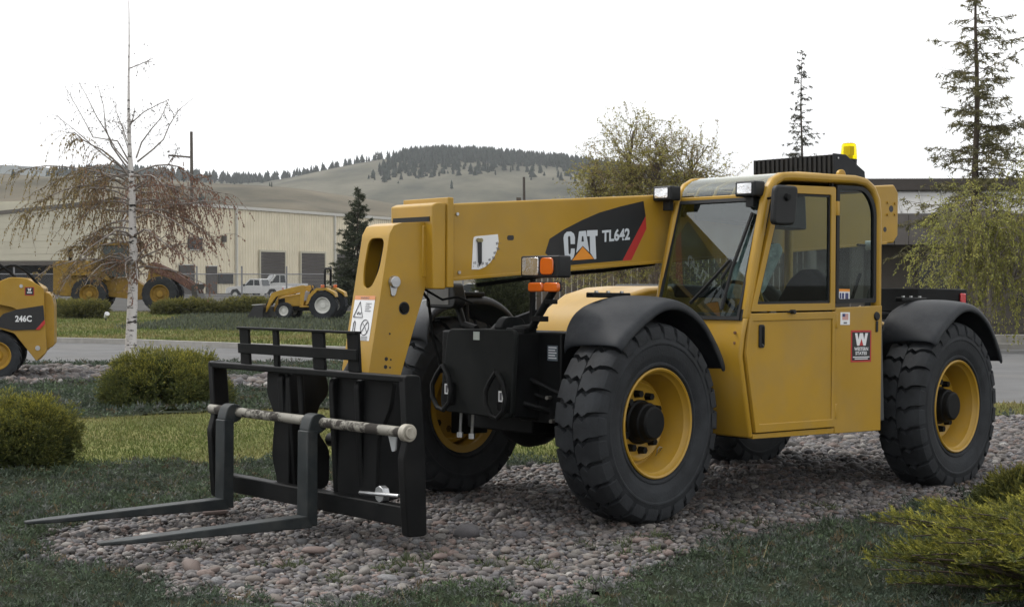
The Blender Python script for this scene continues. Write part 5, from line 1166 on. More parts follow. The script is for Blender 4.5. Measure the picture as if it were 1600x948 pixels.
MB().box((-1.5, -0.28, 0.36), (0.72, 0.28, 0.62)).build('chassis', BLK, TR, 0.02)
MB().prism([(0.45, 0.3), (0.78, 0.3), (0.78, 0.82), (0.5, 0.86)], 'y', -0.31, 0.31).build('grille', BLK, TR, 0.01)
MB().box((-0.70, -0.66, 0.50), (-0.25, 0.66, 0.56)).build('step_plate', BYEL, TR, 0.01)
sx = MB().prism(rpoly([(-1.25, 0.90), (-0.80, 0.90), (-0.80, 0.98), (-1.12, 1.0), (-1.20, 1.36), (-1.30, 1.36)], 0.03, 3), 'y', -0.22, 0.22).build('seat', mat('tan_seat', (0.25, 0.19, 0.09), 0.6), TR, 0.02)
MB().cyl((-0.42, 0, 1.02), (-0.58, 0, 1.26), 0.03, None, 8).tube([(-0.60 + 0.06 * math.cos(a), 0.19 * math.sin(a), 1.28 + 0.15 * math.cos(a)) for a in np.linspace(0, 6.283, 20)], 0.016, 6, cap=False).build('steering_wheel', DPL, TR)
MB().tube([(-1.20, -0.36, 0.9), (-1.22, -0.36, 1.95), (-1.22, -0.30, 2.04), (-1.22, 0.30, 2.04), (-1.22, 0.36, 1.95), (-1.20, 0.36, 0.9)], 0.05, 8).build('roll_bar', BLK, TR)
bk = MB().prism([(1.25, 0.08), (1.22, 0.50), (1.30, 0.62), (1.36, 0.62), (1.32, 0.42), (1.42, 0.20), (1.95, 0.08), (1.95, 0.04), (1.35, 0.03)], 'y', -0.78, 0.78)
bk.prism([(1.25, 0.06), (1.24, 0.50), (1.33, 0.60), (1.62, 0.55), (1.95, 0.06)], 'y', 0.76, 0.80).prism([(1.25, 0.06), (1.24, 0.50), (1.33, 0.60), (1.62, 0.55), (1.95, 0.06)], 'y', -0.80, -0.76)
bk.build('bucket', mat('black_bucket', (0.012, 0.012, 0.013), 0.45, var=0.2), TR, 0.006)
MB().prism([(1.28, 0.60), (1.28, 0.63), (1.72, 0.60), (1.72, 0.575)], 'y', -0.80, 0.80).build('bucket_lip', RIMW, TR)
MB().cyl((-0.40, 0.34, 0.75), (-0.40, 0.34, 1.12), 0.16, None, 12).build('fuel_tank', mat('grey_tank', (0.22, 0.22, 0.23), 0.5), TR, 0.01)

# large wheel loader behind the birch; local x forward to the right
LYEL = mat('shaded_grimy_paint', (0.24, 0.145, 0.024), 0.55, spec=0.2, var=0.2, dirt=(0.09, 0.07, 0.045), dirt_amt=0.6, dirt_scale=1.2)  # yellow darkened to stand for the tree's shade, with random grime over it
WLD = thing('wheel_loader', 'large yellow articulated wheel loader parked behind the birch', 'loader', (-19.6, 81.0, 0), R(4))
for s in (-1, 1):
    for x in (-1.75, 1.75): small_wheel(WLD, x, s * 1.05, 0.90, 0.90, 0.60, s, LYEL, 0.52, 20)
    MB().prism(rpoly([(1.0, 2.35), (1.3, 2.55), (2.4, 2.05), (3.5, 1.35), (3.75, 0.95), (3.5, 0.9), (2.3, 1.65), (1.2, 2.05)], 0.08, 3), 'y', s * 0.40, s * 0.58).build('lift_arm', mat('dark_red_brown', (0.10, 0.045, 0.03), 0.6, var=0.2), WLD, 0.02)
    MB().prism(rpoly([(-2.75, 1.75), (-2.6, 1.95), (-1.0, 1.95), (-0.75, 1.6), (-0.9, 1.6), (-1.2, 1.85), (-2.5, 1.85)], 0.05, 3), 'y', s * 0.75, s * 1.35).build('fender', LYEL, WLD, 0.01)
MB().prism(rpoly([(-3.6, 0.95), (-3.6, 2.35), (-3.3, 2.6), (-1.2, 2.55), (-1.0, 1.1), (-1.4, 0.8), (-3.2, 0.8)], 0.1, 4), 'y', -0.95, 0.95).build('engine_housing', LYEL, WLD, 0.04)
MB().box((-3.5, 0.952, 1.5), (-3.2, 0.965, 2.5)).box((-2.9, 0.952, 1.55), (-1.5, 0.965, 2.2)).build('vent_grille', BLK, WLD)
MB().prism(rpoly([(-1.1, 0.8), (-1.1, 1.7), (0.2, 1.75), (0.9, 1.3), (1.2, 2.3), (1.6, 2.4), (2.1, 1.6), (2.2, 0.7), (0.5, 0.6)], 0.08, 3), 'y', -0.5, 0.5).build('front_frame', LYEL, WLD, 0.03)
cbw = MB().prism(rpoly([(-1.1, 1.75), (-1.2, 3.35), (0.15, 3.35), (0.45, 1.8)], 0.08, 3), 'y', -0.75, 0.75).build('cab', mat('loader_cab_glass', (0.022, 0.030, 0.026), 0.12, var=0.2), WLD, 0.02)
MB().box((-1.3, -0.85, 3.35), (0.3, 0.85, 3.5)).build('cab_roof', LYEL, cbw, 0.04)
for x in (-1.1, 0.1): MB().box((x - 0.05, 0.745, 1.75), (x + 0.05, 0.775, 3.35)).build('cab_post', LYEL, cbw)
MB().prism([(3.4, 0.15), (3.35, 1.3), (3.6, 1.45), (3.75, 1.4), (3.6, 1.1), (3.75, 0.5), (4.6, 0.15), (4.6, 0.08), (3.6, 0.08)], 'y', -1.4, 1.4).build('bucket', mat('dirty_bucket', (0.03, 0.028, 0.026), 0.6, var=0.3), WLD, 0.01)
MB().cyl((-3.0, 0.3, 2.6), (-3.0, 0.3, 3.3), 0.09, None, 12).build('exhaust', BLK, WLD)

# pickups at the warehouse
def pickup(name, x, y, rz, label, tall=0.0):
    t = thing(name, label, 'pickup', (x, y, 0), rz, 'white pickups at the warehouse')
    b = MB().prism(rpoly([(-2.7, 0.50), (-2.7, 1.08 + tall), (-0.70, 1.08 + tall), (-0.65, 1.12 + tall), (1.15, 1.12 + tall), (2.45, 1.02 + tall), (2.68, 0.85), (2.68, 0.48), (2.25, 0.48), (2.1, 0.80), (1.6, 0.88), (1.25, 0.48), (-1.25, 0.48), (-1.5, 0.86), (-2.0, 0.86), (-2.25, 0.5)], 0.06, 3), 'y', -0.93, 0.93).build('body', VW, t, 0.04, 3)
    c = MB().prism(rpoly([(-0.72, 1.09 + tall), (-0.55, 1.72 + tall * 2), (0.45, 1.74 + tall * 2), (1.12, 1.10 + tall)], 0.08, 3), 'y', -0.80, 0.80).build('cab', VW, t, 0.05, 3)
    for s in (-1, 1):
        MB().prism([(-0.50, 1.16 + tall), (-0.42, 1.62 + tall * 2), (0.02, 1.64 + tall * 2), (0.02, 1.16 + tall)], 'y', s * 0.795, s * 0.812).build('side_window', CARG, c)
        MB().prism([(0.10, 1.16 + tall), (0.10, 1.64 + tall * 2), (0.40, 1.64 + tall * 2), (0.88, 1.16 + tall)], 'y', s * 0.795, s * 0.812).build('side_window', CARG, c)
        MB().box((2.55, s * 0.66 - 0.16, 0.78), (2.69, s * 0.66 + 0.16, 0.95)).build('headlight', RIMW, t, 0.02)
        MB().box((-2.72, s * 0.82 - 0.08, 0.7), (-2.66, s * 0.82 + 0.08, 1.0)).build('tail_light', REDL, t, 0.01)
        MB().box((0.85, s * 0.95 - 0.08, 1.12 + tall), (1.0, s * 0.95 + 0.08, 1.28 + tall)).build('mirror', DPL, t, 0.02)
        for x_ in (-1.75, 1.82): small_wheel(t, x_, s * 0.80, 0.37, 0.37, 0.24, s, RIMW, 0.6, 24)
    MB().add([(1.10, -0.72, 1.14 + tall), (1.10, 0.72, 1.14 + tall), (0.50, 0.66, 1.70 + tall * 2), (0.50, -0.66, 1.70 + tall * 2)], [(0, 1, 2, 3)]).build('windshield', CARG, c, smooth=0, loc=(0.03, 0, 0.015))
    MB().add([(-0.72, -0.7, 1.14 + tall), (-0.72, 0.7, 1.14 + tall), (-0.58, 0.66, 1.66 + tall * 2), (-0.58, -0.66, 1.66 + tall * 2)], [(0, 1, 2, 3)]).build('rear_window', CARG, c, smooth=0, loc=(-0.012, 0, 0))
    MB().box((-2.78, -0.9, 0.5), (-2.7, 0.9, 0.66)).box((2.66, -0.9, 0.45), (2.76, 0.9, 0.62)).build('bumper', RIMW, t, 0.02)
    return t
pickup('pickup_truck', -21.9, 137.0, math.pi - R(18), 'white pickup seen side on before the brown doors, nearer the birch')
pickup('pickup_truck', -22.2, 150.0, math.pi + R(28), 'taller white pickup with dark windows behind the first pickup', 0.22)
# small parked things seen under the boom
car = thing('parked_car', 'silver parked car glimpsed under the boom beyond the far wheel', 'car', (-1.6, 66, 0), math.pi)
SIL = mat('silver_car_paint', (0.38, 0.39, 0.40), 0.3, metal=0.3, var=0.05)
MB().prism(rpoly([(-2.2, 0.4), (-2.2, 0.85), (-1.3, 0.95), (1.0, 0.95), (2.1, 0.78), (2.2, 0.4)], 0.08, 3), 'y', -0.85, 0.85).build('body', SIL, car, 0.05, 3)
cc = MB().prism(rpoly([(-1.5, 0.94), (-1.0, 1.42), (0.3, 1.45), (1.0, 0.94)], 0.08, 3), 'y', -0.72, 0.72).build('cab', CARG, car, 0.05, 3)
MB().prism([(-1.0, 1.41), (-0.9, 1.46), (0.2, 1.47), (0.32, 1.43)], 'y', -0.7, 0.7).build('roof', SIL, cc, 0.02)
for s in (-1, 1):
    for x_ in (-1.35, 1.35): small_wheel(car, x_, s * 0.75, 0.32, 0.32, 0.2, s, RIMW, 0.62, 24)
# ------------------------------------------------------------------ trees and shrubs
def tubes_mesh(name, paths, m, parent, n=5):
    """many tapered tubes in one mesh; paths = list of (points (k,3), radii (k,))"""
    V = []; F = []; off = 0
    ang = np.arange(n) / n * 2 * math.pi; ca, sa = np.cos(ang), np.sin(ang)
    for P, rr in paths:
        P = np.asarray(P, float); rr = np.asarray(rr, float); k = len(P)
        T = unit(np.gradient(P, axis=0)); up = np.where(np.abs(T[:, 2:3]) < 0.9, np.array([[0, 0, 1.0]]), np.array([[1.0, 0, 0]]))
        A = unit(np.cross(T, up)); B = np.cross(T, A)
        V.append((P[:, None] + (A[:, None] * ca[None, :, None] + B[:, None] * sa[None, :, None]) * rr[:, None, None]).reshape(-1, 3))
        i = np.arange(k - 1)[:, None] * n; j = np.arange(n)[None]; jn = (j + 1) % n
        F.append(np.stack([i + j, i + jn, i + n + jn, i + n + j], -1).reshape(-1, 4) + off); off += k * n
    o = indexed(name, np.concatenate(V), np.concatenate(F), None, m, parent, smooth=True)
    if len(paths) > 1: tag(o, kind='stuff')
    return o
def leaves(P, D, size, rs, aspect=0.55, hang=0.0):
    """diamond leaves at P along direction D"""
    n = len(P); D = unit(D + rs.normal(0, 0.5, (n, 3)) + np.array([0, 0, -hang])); S = unit(np.cross(D, rs.normal(0, 1, (n, 3)))) * (size * aspect * 0.5)[:, None]
    L = D * size[:, None]
    return np.stack([P, P + L * 0.45 + S, P + L, P + L * 0.45 - S], 1)
def curve(p0, d, L, n, rs, droop=0.0, wob=0.12):
    pts = [np.array(p0, float)]; d = np.array(d, float); d /= np.linalg.norm(d)
    for i in range(n):
        d = d + rs.normal(0, wob, 3) + np.array([0, 0, -droop / n]); d /= np.linalg.norm(d); pts.append(pts[-1] + d * L / n)
    return np.array(pts)
def along(P, t):
    k = (len(P) - 1) * np.asarray(t); i = np.minimum(k.astype(int), len(P) - 2); f = (k - i)[:, None]; return P[i] * (1 - f) + P[i + 1] * f
def birch_bark():
    m = bpy.data.materials.new('birch_bark'); m.use_nodes = True; n, l = m.node_tree.nodes, m.node_tree.links; b = n['Principled BSDF']; b.inputs['Roughness'].default_value = 0.8
    t = n.new('ShaderNodeTexCoord'); mpn = n.new('ShaderNodeMapping'); mpn.inputs['Scale'].default_value = (5, 5, 15)
    x = n.new('ShaderNodeTexNoise'); x.inputs['Scale'].default_value = 1.0; x.inputs['Detail'].default_value = 6; x.inputs['Roughness'].default_value = 0.7
    r = n.new('ShaderNodeValToRGB'); e = r.color_ramp.elements; e[0].position = 0.40; e[0].color = (0.025, 0.022, 0.02, 1); e[1].position = 0.46; e[1].color = (0.60, 0.58, 0.56, 1)
    l.new(t.outputs['Object'], mpn.inputs['Vector']); l.new(mpn.outputs['Vector'], x.inputs['Vector']); l.new(x.outputs['Fac'], r.inputs['Fac']); l.new(r.outputs['Color'], b.inputs['Base Color'])
    return m
BIRCH = birch_bark()
TWIG = mat('twig_bark', (0.11, 0.085, 0.07), 0.9, var=0.3)
PALET = mat('pale_branch_bark', (0.22, 0.195, 0.175), 0.85, var=0.3, scale=12)
CONB = mat('conifer_bark', (0.06, 0.045, 0.035), 0.95, var=0.3, scale=10)
TLEAF = attr_mat('tree_leaf', 0.65, 0.45, 0.25)
NEEDLE = attr_mat('needle', 0.7, 0.2, 0.2)

# --- weeping birch at the left
def birch_left():
    rs = np.random.RandomState(12); t = thing('birch_tree', 'slender weeping birch with white trunk and brown hanging foliage', 'tree', (-6.5, 27.0, 0))
    s = 27.0 / 2475
    def P(px, py, dy=0.0): return np.array([(px - 205) * s, dy, 1.592 + (438 - py) * s])
    tr = np.array([P(204, 590), P(205, 540), P(207, 490), P(209, 440), P(210, 400), P(208, 350), P(208, 310), P(206, 270), P(204, 230), P(203, 180), P(203, 120), P(204, 70), P(204, 20), P(203, -25)])
    tubes_mesh('trunk', [(tr, [0.108, 0.098, 0.090, 0.082, 0.075, 0.066, 0.058, 0.048, 0.036, 0.027, 0.019, 0.013, 0.009, 0.004])], BIRCH, t, 12)
    limbs = []; twigs = []; leaf = []; lcol = []
    z4 = lambda pts: [(80 + x / 3.16, y / 3.16) for x, y in pts]
    ups = [[(385, 810), (330, 740), (280, 650), (255, 590), (200, 490), (170, 410)], [(385, 850), (300, 790), (210, 720), (130, 650), (40, 575)], [(380, 830), (320, 730), (300, 640), (295, 540), (240, 400)],
           [(390, 800), (340, 700), (215, 680), (150, 560), (90, 435)], [(430, 800), (510, 740), (560, 690), (590, 620), (640, 550), (715, 485)], [(425, 780), (440, 700), (500, 640), (550, 590), (600, 500)],
           [(430, 910), (570, 860), (640, 770), (660, 745)], [(400, 610), (470, 555), (540, 515), (600, 490)], [(395, 340), (440, 310), (500, 285)], [(390, 640), (420, 580), (440, 540)], [(380, 700), (340, 610), (300, 540), (290, 480)], [(392, 760), (360, 660), (330, 600)]]
    for u in ups:
        dy = np.cumsum(rs.normal(0, 0.14, len(u))); dy -= dy[0]
        Q = np.array([P(px, py, d) for (px, py), d in zip(z4(u), dy)])
        limbs.append((Q, np.linspace(0.016 if len(u) > 4 else 0.011, 0.003, len(Q))))
        for k in range(16):
            a = along(Q, [rs.uniform(0.25, 1)])[0]; d = rs.normal(0, 1, 3) + np.array([0, 0, 0.5])
            C = curve(a, d, rs.uniform(0.12, 0.42), 4, rs, 1.2, 0.25); twigs.append((C, np.linspace(0.0035, 0.0015, len(C))))
            n = rs.randint(1, 5); tt = rs.uniform(0.3, 1, n); leaf.append((along(C, tt), np.tile(C[-1] - C[-2], (n, 1)), 0.035)); lcol.append(np.tile([0.075, 0.060, 0.045], (n, 1)))
    for k in range(50):                       # drooping limbs with curtains of fine twigs
        z = rs.uniform(1.75, 3.45); side = rs.rand() < 0.55; az = rs.normal(math.pi if side else 0, 0.75)
        L = rs.uniform(0.8, 2.15) * (1.0 if side else 0.85) * (1.1 - 0.16 * abs(z - 2.6)); p0 = np.array([np.interp(z, tr[:, 2], tr[:, 0]), 0, z])
        Q = curve(p0, (math.cos(az), math.sin(az) * 0.9, rs.uniform(0.1, 1.15)), L, 7, rs, rs.uniform(0.7, 1.7), 0.15)
        limbs.append((Q, np.linspace(0.020, 0.004, len(Q))))
        for j in range(int(12 + 11 * L)):
            a = along(Q, [rs.uniform(0.22, 1)])[0]
            C = curve(a, (math.cos(az) * 0.4 + rs.normal(0, 0.4), math.sin(az) * 0.4 + rs.normal(0, 0.4), rs.uniform(-0.3, 0.5)), rs.uniform(0.25, 0.85), 6, rs, 2.6, 0.12)
            fl = (1.35 if rs.rand() < 0.2 else 1.75) + rs.uniform(0, 0.5); C = C[:max(3, int((C[:, 2] > fl).sum()))]
            twigs.append((C, np.linspace(0.0035, 0.0015, len(C))))
            n = rs.randint(4 + len(C), 7 + 3 * len(C)); tt = rs.uniform(0.1, 1, n); leaf.append((along(C, tt), np.tile([0, 0, -1.0], (n, 1)), 0.040))
            h = np.clip((C[0, 0] + 0.9) / 1.6 + rs.normal(0, 0.25), 0, 1)      # olive on the left, red brown on the right
            lcol.append((np.array([0.26, 0.205, 0.09]) * (1 - h) + np.array([0.24, 0.135, 0.10]) * h)[None] * rs.uniform(0.65, 1.3, (n, 1)))
    tubes_mesh('branches', limbs, PALET, t, 6); tubes_mesh('twigs', twigs, TWIG, t, 3)
    Pp = np.concatenate([x[0] for x in leaf]); D = np.concatenate([x[1] for x in leaf]); S = np.concatenate([np.full(len(x[0]), x[2]) for x in leaf]) * rs.uniform(0.6, 1.3, len(Pp))
    soup('crown', leaves(Pp, D, S, rs, 0.5, 0.8), np.concatenate(lcol), TLEAF, t)
birch_left()

# --- loose deciduous trees
def loose_tree(name, label, loc, stems, crown, n_limb, leaf_size, cols, seed, hang=0.3, leaf_per=14, twig_len=(0.25, 0.6), bark=TWIG, droop=0.4, upz=(0.35, 1.1)):
    """stems: list of polylines in local metres; crown: function(rs)-> weight test on points"""
    rs = np.random.RandomState(seed); t = thing(name, label, 'tree', loc)
    limbs = []; twigs = []; leaf = []; lcol = []
    for Q, r0 in stems: tubes_mesh('trunk', [(np.array(Q, float), np.linspace(r0, r0 * 0.25, len(Q)))], bark, t, 8)
    for k in range(n_limb):
        Q, r0 = stems[rs.randint(len(stems))]; Q = np.array(Q, float); tt = rs.uniform(0.25, 1.0); a = along(Q, [tt])[0]; az = rs.uniform(0, 6.283)
        L = rs.uniform(0.5, 1.0) * crown * (1.15 - 0.55 * tt)
        C = curve(a, (math.cos(az), math.sin(az), rs.uniform(*upz)), L, 6, rs, droop, 0.16); limbs.append((C, np.linspace(r0 * 0.32, 0.004, len(C))))
        for j in range(int(8 + 7 * L)):
            b_ = along(C, [rs.uniform(0.2, 1)])[0]; E_ = curve(b_, rs.normal(0, 1, 3) + np.array([0, 0, 0.4 - hang]), rs.uniform(*twig_len), 4, rs, hang * 2, 0.2)
            twigs.append((E_, np.linspace(0.005, 0.002, len(E_)))); n = rs.randint(leaf_per // 2, int(leaf_per * 1.5)); q = rs.uniform(0.1, 1, n)
            leaf.append((along(E_, q), np.tile(E_[-1] - E_[-2], (n, 1)))); c = cols[rs.randint(len(cols))]; lcol.append(np.array(c)[None] * rs.uniform(0.6, 1.35, (n, 1)))
    tubes_mesh('branches', limbs, bark, t, 5); tubes_mesh('twigs', twigs, TWIG, t, 3)
    Pp = np.concatenate([x[0] for x in leaf]); D = unit(np.concatenate([x[1] for x in leaf]))
    soup('crown', leaves(Pp, D, leaf_size * rs.uniform(0.6, 1.3, len(Pp)), rs, 0.55, hang), np.concatenate(lcol), TLEAF, t)
OL = [(0.165, 0.150, 0.050), (0.140, 0.130, 0.045), (0.190, 0.170, 0.060), (0.12, 0.11, 0.045), (0.15, 0.11, 0.06)]
def airy_tree(name, label, loc, stems, env, n_twig, leaf_size, per, cols, seed, hang, bark, twig_len=(0.4, 0.8)):
    """env: ellipsoids (centre, radii) that the twigs fill, thinning outwards with gaps"""
    rs = np.random.RandomState(seed); t = thing(name, label, 'tree', loc); limbs = []; twigs = []; lp = []; ld = []; lc = []
    for Q, r0 in stems: tubes_mesh('trunk', [(np.array(Q, float), np.linspace(r0, r0 * 0.25, len(Q)))], bark, t, 8)
    SP = np.concatenate([along(np.array(Q, float), np.linspace(0.15, 1, 40)) for Q, r0 in stems])
    k = 0
    while k < n_twig:
        c0, rad = env[rs.randint(len(env))]; d = unit(rs.normal(0, 1, 3)); p = np.array(c0) + d * np.array(rad) * rs.rand() ** 0.5
        if vnoise(np.array([p[0] * 1.1 + p[1]]), np.array([p[2] * 1.3]), seed)[0] < -0.45 + 0.25 * rs.rand(): continue
        k += 1
        if k % 5 == 0:                                     # a limb from the nearest lower stem point
            s_ = SP[np.argmin(np.linalg.norm((SP - p) * np.array([1, 1, 0.8]) + np.array([0, 0, 0.5]), axis=1))]; q = np.linspace(0, 1, 6)[:, None]
            C = s_ * (1 - q) + p * q + np.array([0, 0, 0.18]) * np.sin(q * math.pi) * np.linalg.norm(p - s_); C[1:-1] += rs.normal(0, 0.03, (4, 3)); limbs.append((C, np.linspace(0.016, 0.004, 6)))
        dirv = unit((p - np.array(c0)) / np.array(rad) + np.array([0, 0, 0.5 - hang]) + rs.normal(0, 0.5, 3)); C = curve(p, dirv, rs.uniform(*twig_len), 5, rs, hang * 2.2, 0.16); twigs.append((C, np.linspace(0.0045, 0.0015, len(C))))
        n = rs.randint(per // 2, int(per * 1.5)); lp.append(along(C, rs.rand(n)) + rs.normal(0, 0.02, (n, 3))); ld.append(np.tile(C[-1] - C[0], (n, 1))); lc.append(np.array(cols[rs.randint(len(cols))])[None] * rs.uniform(0.6, 1.35, (n, 1)))
    tubes_mesh('branches', limbs, bark, t, 5); tubes_mesh('twigs', twigs, TWIG, t, 3)
    P, D = np.concatenate(lp), unit(np.concatenate(ld)); soup('crown', leaves(P, D, leaf_size * rs.uniform(0.6, 1.3, len(P)), rs, 0.55, hang), np.concatenate(lc), TLEAF, t)
OL = [(0.30, 0.275, 0.080), (0.26, 0.245, 0.075), (0.34, 0.31, 0.095), (0.22, 0.205, 0.075), (0.27, 0.21, 0.10)]
airy_tree('birch_tree', 'airy olive leaved tree rising behind the boom and cab', (3.75, 42.5, 0),
          [([(0, 0, -0.1), (-0.15, 0, 1.2), (-0.5, 0.1, 3.0), (-0.6, 0.1, 4.6), (-0.5, 0, 5.6)], 0.09), ([(0.1, 0, -0.1), (0.3, 0.1, 1.6), (0.7, 0.2, 3.2), (1.1, 0.1, 4.6), (1.5, 0, 5.2)], 0.07),
           ([(-0.1, 0.1, 0), (-0.8, 0.2, 1.7), (-1.3, 0.3, 3.0), (-1.6, 0.2, 4.1)], 0.06), ([(0, -0.2, 0), (0.1, -0.4, 2.0), (0.0, -0.5, 3.8), (0.2, -0.5, 5.0)], 0.07)],
          [((-0.45, 0, 4.45), (1.35, 1.2, 1.65)), ((-0.45, 0, 4.1), (1.5, 1.2, 1.5)), ((0.0, 0, 3.5), (2.4, 1.6, 1.5)), ((1.2, 0, 4.2), (1.25, 1.0, 1.3)), ((-1.5, 0, 3.3), (1.2, 1.0, 1.2)), ((-0.2, 0, 1.9), (2.6, 1.4, 1.3))], 2900, 0.050, 27, OL, 21, 0.22, TWIG)
GRN = [(0.30, 0.305, 0.075), (0.26, 0.265, 0.07), (0.35, 0.335, 0.09), (0.22, 0.225, 0.07)]
airy_tree('birch_tree', 'pale green weeping birch before the low brown building', (10.6, 35.5, 0),
          [([(0, 0, -0.1), (0.1, 0, 1.2), (0.05, 0, 2.4), (0.15, 0, 3.5)], 0.08), ([(0.05, 0, 0.6), (0.7, 0.1, 1.7), (1.1, 0.1, 2.9), (1.2, 0.1, 3.7)], 0.05), ([(0, 0, 0.7), (-0.5, 0.1, 1.8), (-0.8, 0.1, 2.8)], 0.04)],
          [((0.35, 0, 2.75), (1.5, 1.1, 1.15)), ((-0.5, 0, 2.3), (1.0, 0.9, 1.3)), ((0.9, 0, 1.9), (1.4, 1.0, 1.3)), ((1.6, 0, 3.6), (0.9, 0.8, 1.3))], 1250, 0.055, 26, GRN, 33, 0.75, PALET, (0.4, 1.0))

# --- conifers
def spruce(name, label, loc, H, z0, rmax, whorls, per, seed, dense=1.0, trunk_r=0.09, cols=((0.045, 0.058, 0.034), (0.060, 0.072, 0.040), (0.052, 0.058, 0.034)), sag=0.25, needle=0.055, irregular=0.25, bias=0.0):
    rs = np.random.RandomState(seed); t = thing(name, label, 'tree', loc)
    zz = np.linspace(-0.1, H, 10); tubes_mesh('trunk', [(np.c_[0.03 * np.sin(zz * 1.3), np.zeros(10), zz], np.linspace(trunk_r, 0.008, 10))], CONB, t, 8)
    limbs = []; Pn = []; Dn = []; Cn = []
    for w in range(whorls):
        f = w / (whorls - 1); z = z0 + (H - z0) * (f ** 0.92)
        for k in range(max(3, int(per * (1 - 0.45 * f)))):
            az = rs.uniform(0, 6.283); R_ = (rmax * (1 - f) ** 0.85 + 0.06) * (1 + rs.normal(0, irregular)) * (1 + bias * math.cos(az)); 
            if R_ < 0.05: continue
            C = curve((0, 0, z + rs.normal(0, 0.06)), (math.cos(az), math.sin(az), rs.uniform(-0.15, 0.30) + 0.4 * f), R_, 5, rs, sag * 1.2, 0.07); C[-2:, 2] += np.array([0.02, 0.07]) * R_
            limbs.append((C, np.linspace(0.012 * (1 - f) + 0.005, 0.003, len(C))))
            nb = max(2, int(R_ * 11 * dense))
            for j in range(nb):
                q = rs.uniform(0.12, 1); a = along(C, [q])[0]; s_ = 1 if rs.rand() < 0.5 else -1; d0 = np.array([math.cos(az), math.sin(az), 0]); sd = np.array([-math.sin(az), math.cos(az), 0]) * s_
                L = (0.10 + 0.26 * R_ * (1.1 - q)) * rs.uniform(0.6, 1.3); B = curve(a, d0 * 0.6 + sd * rs.uniform(0.3, 1) + np.array([0, 0, rs.normal(-0.15, 0.2)]), L, 3, rs, 0.3, 0.1)
                n = int((8 + 46 * L) * dense); qq = rs.rand(n); Pn.append(along(B, qq)); Dn.append(unit(np.tile(B[-1] - B[0], (n, 1)) / L * 0.7 + rs.normal(0, 0.7, (n, 3)))); Cn.append(np.array(cols[rs.randint(len(cols))])[None] * rs.uniform(0.6, 1.4, (n, 1)))
    tubes_mesh('branches', limbs, CONB, t, 4)
    Pn, Dn, Cn = np.concatenate(Pn), np.concatenate(Dn), np.concatenate(Cn); n = len(Pn); S = unit(np.cross(Dn, rs.normal(0, 1, (n, 3)))) * needle * 0.13; L = Dn * (needle * rs.uniform(0.6, 1.4, (n, 1)))
    soup('crown', np.stack([Pn - S, Pn + S, Pn + L], 1), Cn, NEEDLE, t)
spruce('spruce_tree', 'dark young spruce standing between tractor and warehouse', (-8.75, 90, 0), 6.75, 0.4, 1.75, 30, 11, 41, 1.1, 0.10, needle=0.15, irregular=0.18)
spruce('spruce_tree', 'narrow spire of a far spruce above the cab roof', (10.95, 60, 0), 10.2, 1.0, 0.95, 44, 7, 42, 0.8, 0.10, needle=0.11, irregular=0.35, cols=((0.06, 0.062, 0.045), (0.075, 0.072, 0.05)))
spruce('spruce_tree', 'tall sparse olive spruce at the right edge with visible trunk', (11.55, 39.5, 0), 10.2, 2.2, 1.75, 36, 7, 43, 0.85, 0.14, sag=0.35, needle=0.10, irregular=0.40, bias=0.22, cols=((0.13, 0.125, 0.055), (0.155, 0.14, 0.065), (0.105, 0.10, 0.05)))

